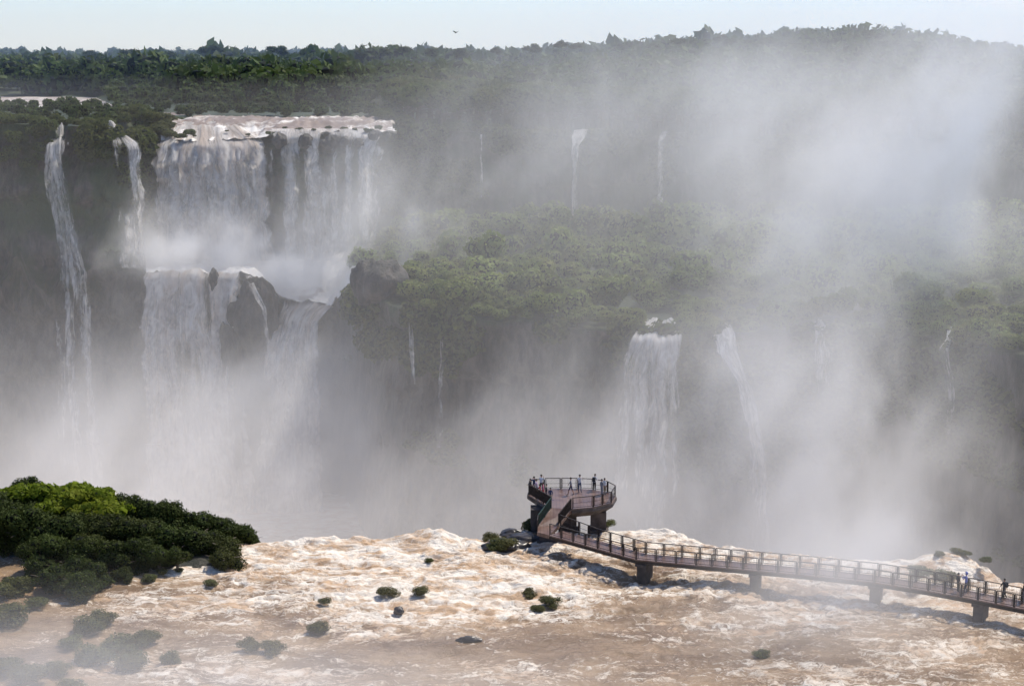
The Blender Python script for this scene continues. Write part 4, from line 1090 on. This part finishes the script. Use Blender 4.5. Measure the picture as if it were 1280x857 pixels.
# ------------------------------------------------------------------ bird
bp_ = PY(570, 41, 240)
bm_ = MB()
def bird():
    root = empty('bird', bp_, 'small black bird flying in the sky above the forest', 'bird')
    u, v = np.meshgrid(np.linspace(0, 2 * math.pi, 13), np.linspace(0, 1, 11))
    prof = np.interp(v, [0, .08, .2, .32, .5, .75, .9, 1], [.0, .035, .05, .045, .075, .05, .03, .05])
    flat = np.interp(v, [0, .8, 1], [1, 1, .15])
    V = np.stack([(v - .45) * .62, prof * np.cos(u), prof * np.sin(u) * flat], -1).reshape(-1, 3)
    link('body', mesh_np('bird_body', V, grid_faces(13, 11), None, True), CL['black'], root)
    for s in (-1, 1):
        mb = MB(); pts = [(.10, .04), (.14, .25), (.08, .55), (-.06, .62), (-.14, .45), (-.12, .2), (-.14, .04)]
        for x, y in pts: mb.v.append((x, y * s, .02 + .34 * y))
        for x, y in pts: mb.v.append((x, y * s, .045 + .34 * y))
        n = len(pts); mb.f = [tuple(range(n)), tuple(range(2 * n - 1, n - 1, -1))] + [(i, (i + 1) % n, n + (i + 1) % n, n + i) for i in range(n)]
        mb.build('wing', CL['black'], root)
    root.rotation_euler = (0, .2, 2.4)
bird()

# ------------------------------------------------------------------ mist
BX0, BX1, BY0, BY1, BZ0, BZ1 = -190., 210., 100., 470., -49., 80.
VOX = 1.6
# (px, py, distance, rx, ry, rz, density per metre)
BLOBS = [
    (265, 333, 341, 22, 7, 3.2, .20), (300, 318, 342, 6, 5, 7, .14), (345, 322, 342, 9, 6, 6, .10), (410, 330, 341, 12, 7, 4, .02), (205, 312, 340, 8, 6, 8, .06), (425, 292, 338, 14, 8, 10, .014),
    (480, 268, 336, 20, 12, 12, .022), (560, 225, 345, 22, 14, 12, .010), (540, 285, 330, 12, 9, 9, .014), (240, 400, 325, 18, 4, 14, .02),
    (250, 500, 314, 30, 9, 14, .014), (350, 440, 320, 12, 6, 10, .022), (360, 560, 302, 34, 18, 14, .012), (80, 580, 300, 46, 24, 14, .011),
    (860, 570, 235, 24, 12, 14, .016), (940, 650, 212, 30, 14, 15, .024), (1070, 630, 205, 18, 12, 18, .034), (980, 500, 232, 12, 10, 18, .014), (1050, 540, 218, 14, 10, 18, .014),
    (960, 310, 300, 16, 12, 18, .009), (1030, 270, 285, 16, 12, 18, .020), (1090, 220, 272, 18, 8, 18, .024), (1140, 160, 268, 16, 7, 16, .032), (1190, 100, 270, 14, 7, 15, .034),
    (1230, 220, 265, 18, 9, 22, .008), (1100, 300, 262, 16, 8, 10, .016), (1290, 180, 275, 12, 7, 12, .003), (1010, 200, 300, 14, 12, 10, .010),
    (700, 150, 365, 24, 16, 16, .006), (820, 110, 365, 28, 16, 12, .009), (930, 150, 340, 24, 18, 16, .010), (760, 240, 350, 20, 14, 10, .004), (640, 190, 360, 20, 12, 16, .007),
    (60, 620, 215, 40, 26, 16, .008), (300, 620, 215, 34, 24, 14, .009), (560, 640, 200, 30, 16, 12, .003),
    (-10, 850, 106, 9, 5, 3.6, .035), (90, 870, 106, 10, 5, 4.2, .035), (20, 800, 112, 6, 4, 2.5, .02), (250, 880, 104, 12, 6, 4, .06), (430, 890, 104, 10, 6, 3.5, .04), (1060, 725, 124, 6, 7, 4, .08), (1110, 705, 133, 6, 6, 5, .06), (1020, 790, 118, 9, 6, 4, .03), (650, 900, 104, 14, 6, 3.5, .02),
]
def build_mist():
    ng = bpy.data.node_groups.new('mist_field', 'GeometryNodeTree')
    ng.interface.new_socket('Geometry', in_out='INPUT', socket_type='NodeSocketGeometry'); ng.interface.new_socket('Geometry', in_out='OUTPUT', socket_type='NodeSocketGeometry')
    N = NT(ng); out = N.n('NodeGroupOutput')
    pos = N.n('GeometryNodeInputPosition').outputs[0]
    sx = N.n('ShaderNodeSeparateXYZ', ins={0: pos}).outputs; X, Y, Z = sx[0], sx[1], sx[2]
    # wind-drawn warp
    wn = N.n('ShaderNodeTexNoise', ins={'Vector': pos, 'Scale': .018, 'Detail': 3., 'Roughness': .5}).outputs['Color']
    wp = N.v('ADD', pos, N.v('MULTIPLY', N.v('SUBTRACT', wn, (.5, .5, .5)).outputs[0], (38, 20, 30)).outputs[0]).outputs[0]
    tot = None
    for (px, py, D, rx, ry, rz, w_) in BLOBS:
        c = PY(px, py, D)
        src = wp if D > 150 else pos
        q = N.v('MULTIPLY', N.v('SUBTRACT', src, tuple(c)).outputs[0], (1 / rx, 1 / ry, 1 / rz)).outputs[0]
        d2 = N.v('DOT_PRODUCT', q, q).outputs['Value']
        g = N.m('MULTIPLY', N.m('POWER', 2.71828, N.m('MULTIPLY', d2, -1.0)), w_)
        tot = g if tot is None else N.m('ADD', tot, g)
    # noise: streaks leaning with the wind, taller than wide
    ac = N.v('DOT_PRODUCT', wp, (.89, 0, -.45)).outputs['Value']; al_ = N.v('DOT_PRODUCT', wp, (.45, 0, .89)).outputs['Value']
    def nz(fa, fl, fy, det, dist, rgh=.58):
        cv = N.n('ShaderNodeCombineXYZ', ins={0: N.m('MULTIPLY', ac, fa), 1: N.m('MULTIPLY', Y, fy), 2: N.m('MULTIPLY', al_, fl)}).outputs[0]
        return N.n('ShaderNodeTexNoise', ins={'Vector': cv, 'Scale': 1.0, 'Detail': det, 'Roughness': rgh, 'Distortion': dist}).outputs[0]
    n1 = nz(.055, .026, .045, 6., .6)
    n2 = nz(.17, .075, .12, 5., .9, .65)
    nn_ = N.m('ADD', N.m('MULTIPLY', n1, .62), N.m('MULTIPLY', n2, .38))
    er = N.n('ShaderNodeMapRange', interpolation_type='SMOOTHSTEP', ins={0: nn_, 1: .42, 2: .60, 3: .08, 4: 2.2}).outputs[0]
    near_ = N.n('ShaderNodeMapRange', ins={0: Y, 1: 140., 2: 170., 3: .45, 4: 1.}).outputs[0]
    er = N.m('ADD', N.m('MULTIPLY', er, near_), N.m('SUBTRACT', 1., near_))
    tot = N.m('MULTIPLY', tot, er)
    # spray filling the gorge, thickest low down
    gz = N.n('ShaderNodeMapRange', interpolation_type='SMOOTHSTEP', ins={0: Z, 1: -4., 2: -46., 3: 0., 4: .0085}).outputs[0]
    gy = N.n('ShaderNodeMapRange', interpolation_type='SMOOTHSTEP', ins={0: Y, 1: 160., 2: 185., 3: 0., 4: 1.}).outputs[0]
    dr = N.n('ShaderNodeMapRange', interpolation_type='SMOOTHSTEP', ins={0: X, 1: 70., 2: 96., 3: 1., 4: .35}).outputs[0]
    er2 = N.n('ShaderNodeMapRange', ins={0: nn_, 1: .38, 2: .62, 3: .3, 4: 1.6}).outputs[0]
    tot = N.m('ADD', tot, N.m('MULTIPLY', N.m('MULTIPLY', N.m('MULTIPLY', gz, gy), dr), er2))
    # thin veil over the middle and right of the shelf
    hx = N.n('ShaderNodeMapRange', interpolation_type='SMOOTHSTEP', ins={0: X, 1: -45., 2: 20., 3: .0008, 4: .0026}).outputs[0]
    hy = N.n('ShaderNodeMapRange', interpolation_type='SMOOTHSTEP', ins={0: Y, 1: 165., 2: 220., 3: 0., 4: 1.}).outputs[0]
    hz = N.n('ShaderNodeMapRange', interpolation_type='SMOOTHSTEP', ins={0: Z, 1: 62., 2: 20., 3: 0., 4: 1.}).outputs[0]
    tot = N.m('ADD', tot, N.m('MULTIPLY', N.m('MULTIPLY', N.m('MULTIPLY', hx, hy), hz), er2))
    # fade at the faces of the box
    for s_, a, b in ((X, BX0, BX1), (Z, BZ0 - 30, BZ1), (Y, BY0 - 20, BY1)):
        f = N.m('MULTIPLY', N.n('ShaderNodeMapRange', interpolation_type='SMOOTHSTEP', ins={0: s_, 1: a, 2: a + 18}).outputs[0],
                N.n('ShaderNodeMapRange', interpolation_type='SMOOTHSTEP', ins={0: s_, 1: b, 2: b - 18}).outputs[0])
        tot = N.m('MULTIPLY', tot, f)
    vc = N.n('GeometryNodeVolumeCube')
    vc.inputs['Min'].default_value = (BX0, BY0, BZ0); vc.inputs['Max'].default_value = (BX1, BY1, BZ1)
    vc.inputs['Resolution X'].default_value = int((BX1 - BX0) / VOX); vc.inputs['Resolution Y'].default_value = int((BY1 - BY0) / VOX); vc.inputs['Resolution Z'].default_value = int((BZ1 - BZ0) / VOX)
    N.t.links.new(tot, vc.inputs['Density'])
    m, MN = material('water_mist')
    d = MN.attr('density').outputs['Fac']
    vs = MN.n('ShaderNodeVolumeScatter', ins={'Color': (1., .975, .935, 1), 'Density': d, 'Anisotropy': .1})
    finish(m, MN, None, vol=vs.outputs[0])
    m.cycles.volume_sampling = 'MULTIPLE_IMPORTANCE'
    sm = N.n('GeometryNodeSetMaterial'); sm.inputs['Material'].default_value = m
    ng.links.new(vc.outputs[0], sm.inputs[0]); ng.links.new(sm.outputs[0], out.inputs[0])
    vol = bpy.data.volumes.new('mist'); o = bpy.data.objects.new('mist', vol); COL.objects.link(o)
    vol.materials.append(m)
    md = o.modifiers.new('mist', 'NODES'); md.node_group = ng
    o['kind'] = 'stuff'; o['label'] = 'white spray and mist rising from the gorge'
build_mist()

m, MN = material('distance_haze')
vs = MN.n('ShaderNodeVolumeScatter', ins={'Color': (.55, .72, 1., 1), 'Density': .00042, 'Anisotropy': .2})
finish(m, MN, None, vol=vs.outputs[0])
hb = MB(); hb.box((100, 1560, 55), (1300, 1080, 58)); hb.build('haze', m, None, kind='stuff', label='blue haze over the distant forest')
sc.render.engine = 'CYCLES'
cy = sc.cycles
cy.volume_step_rate = 2.4; cy.volume_preview_step_rate = 2.0; cy.volume_max_steps = 256
cy.max_bounces = 10; cy.diffuse_bounces = 2; cy.glossy_bounces = 1; cy.transmission_bounces = 2; cy.volume_bounces = 8; cy.transparent_max_bounces = 24
cy.use_denoising = True; cy.denoiser = 'OPENIMAGEDENOISE'
cy.use_adaptive_sampling = True; cy.adaptive_threshold = .02
sc.view_settings.view_transform = 'Standard'; sc.view_settings.look = 'None'; sc.view_settings.exposure = 0; sc.view_settings.gamma = 1
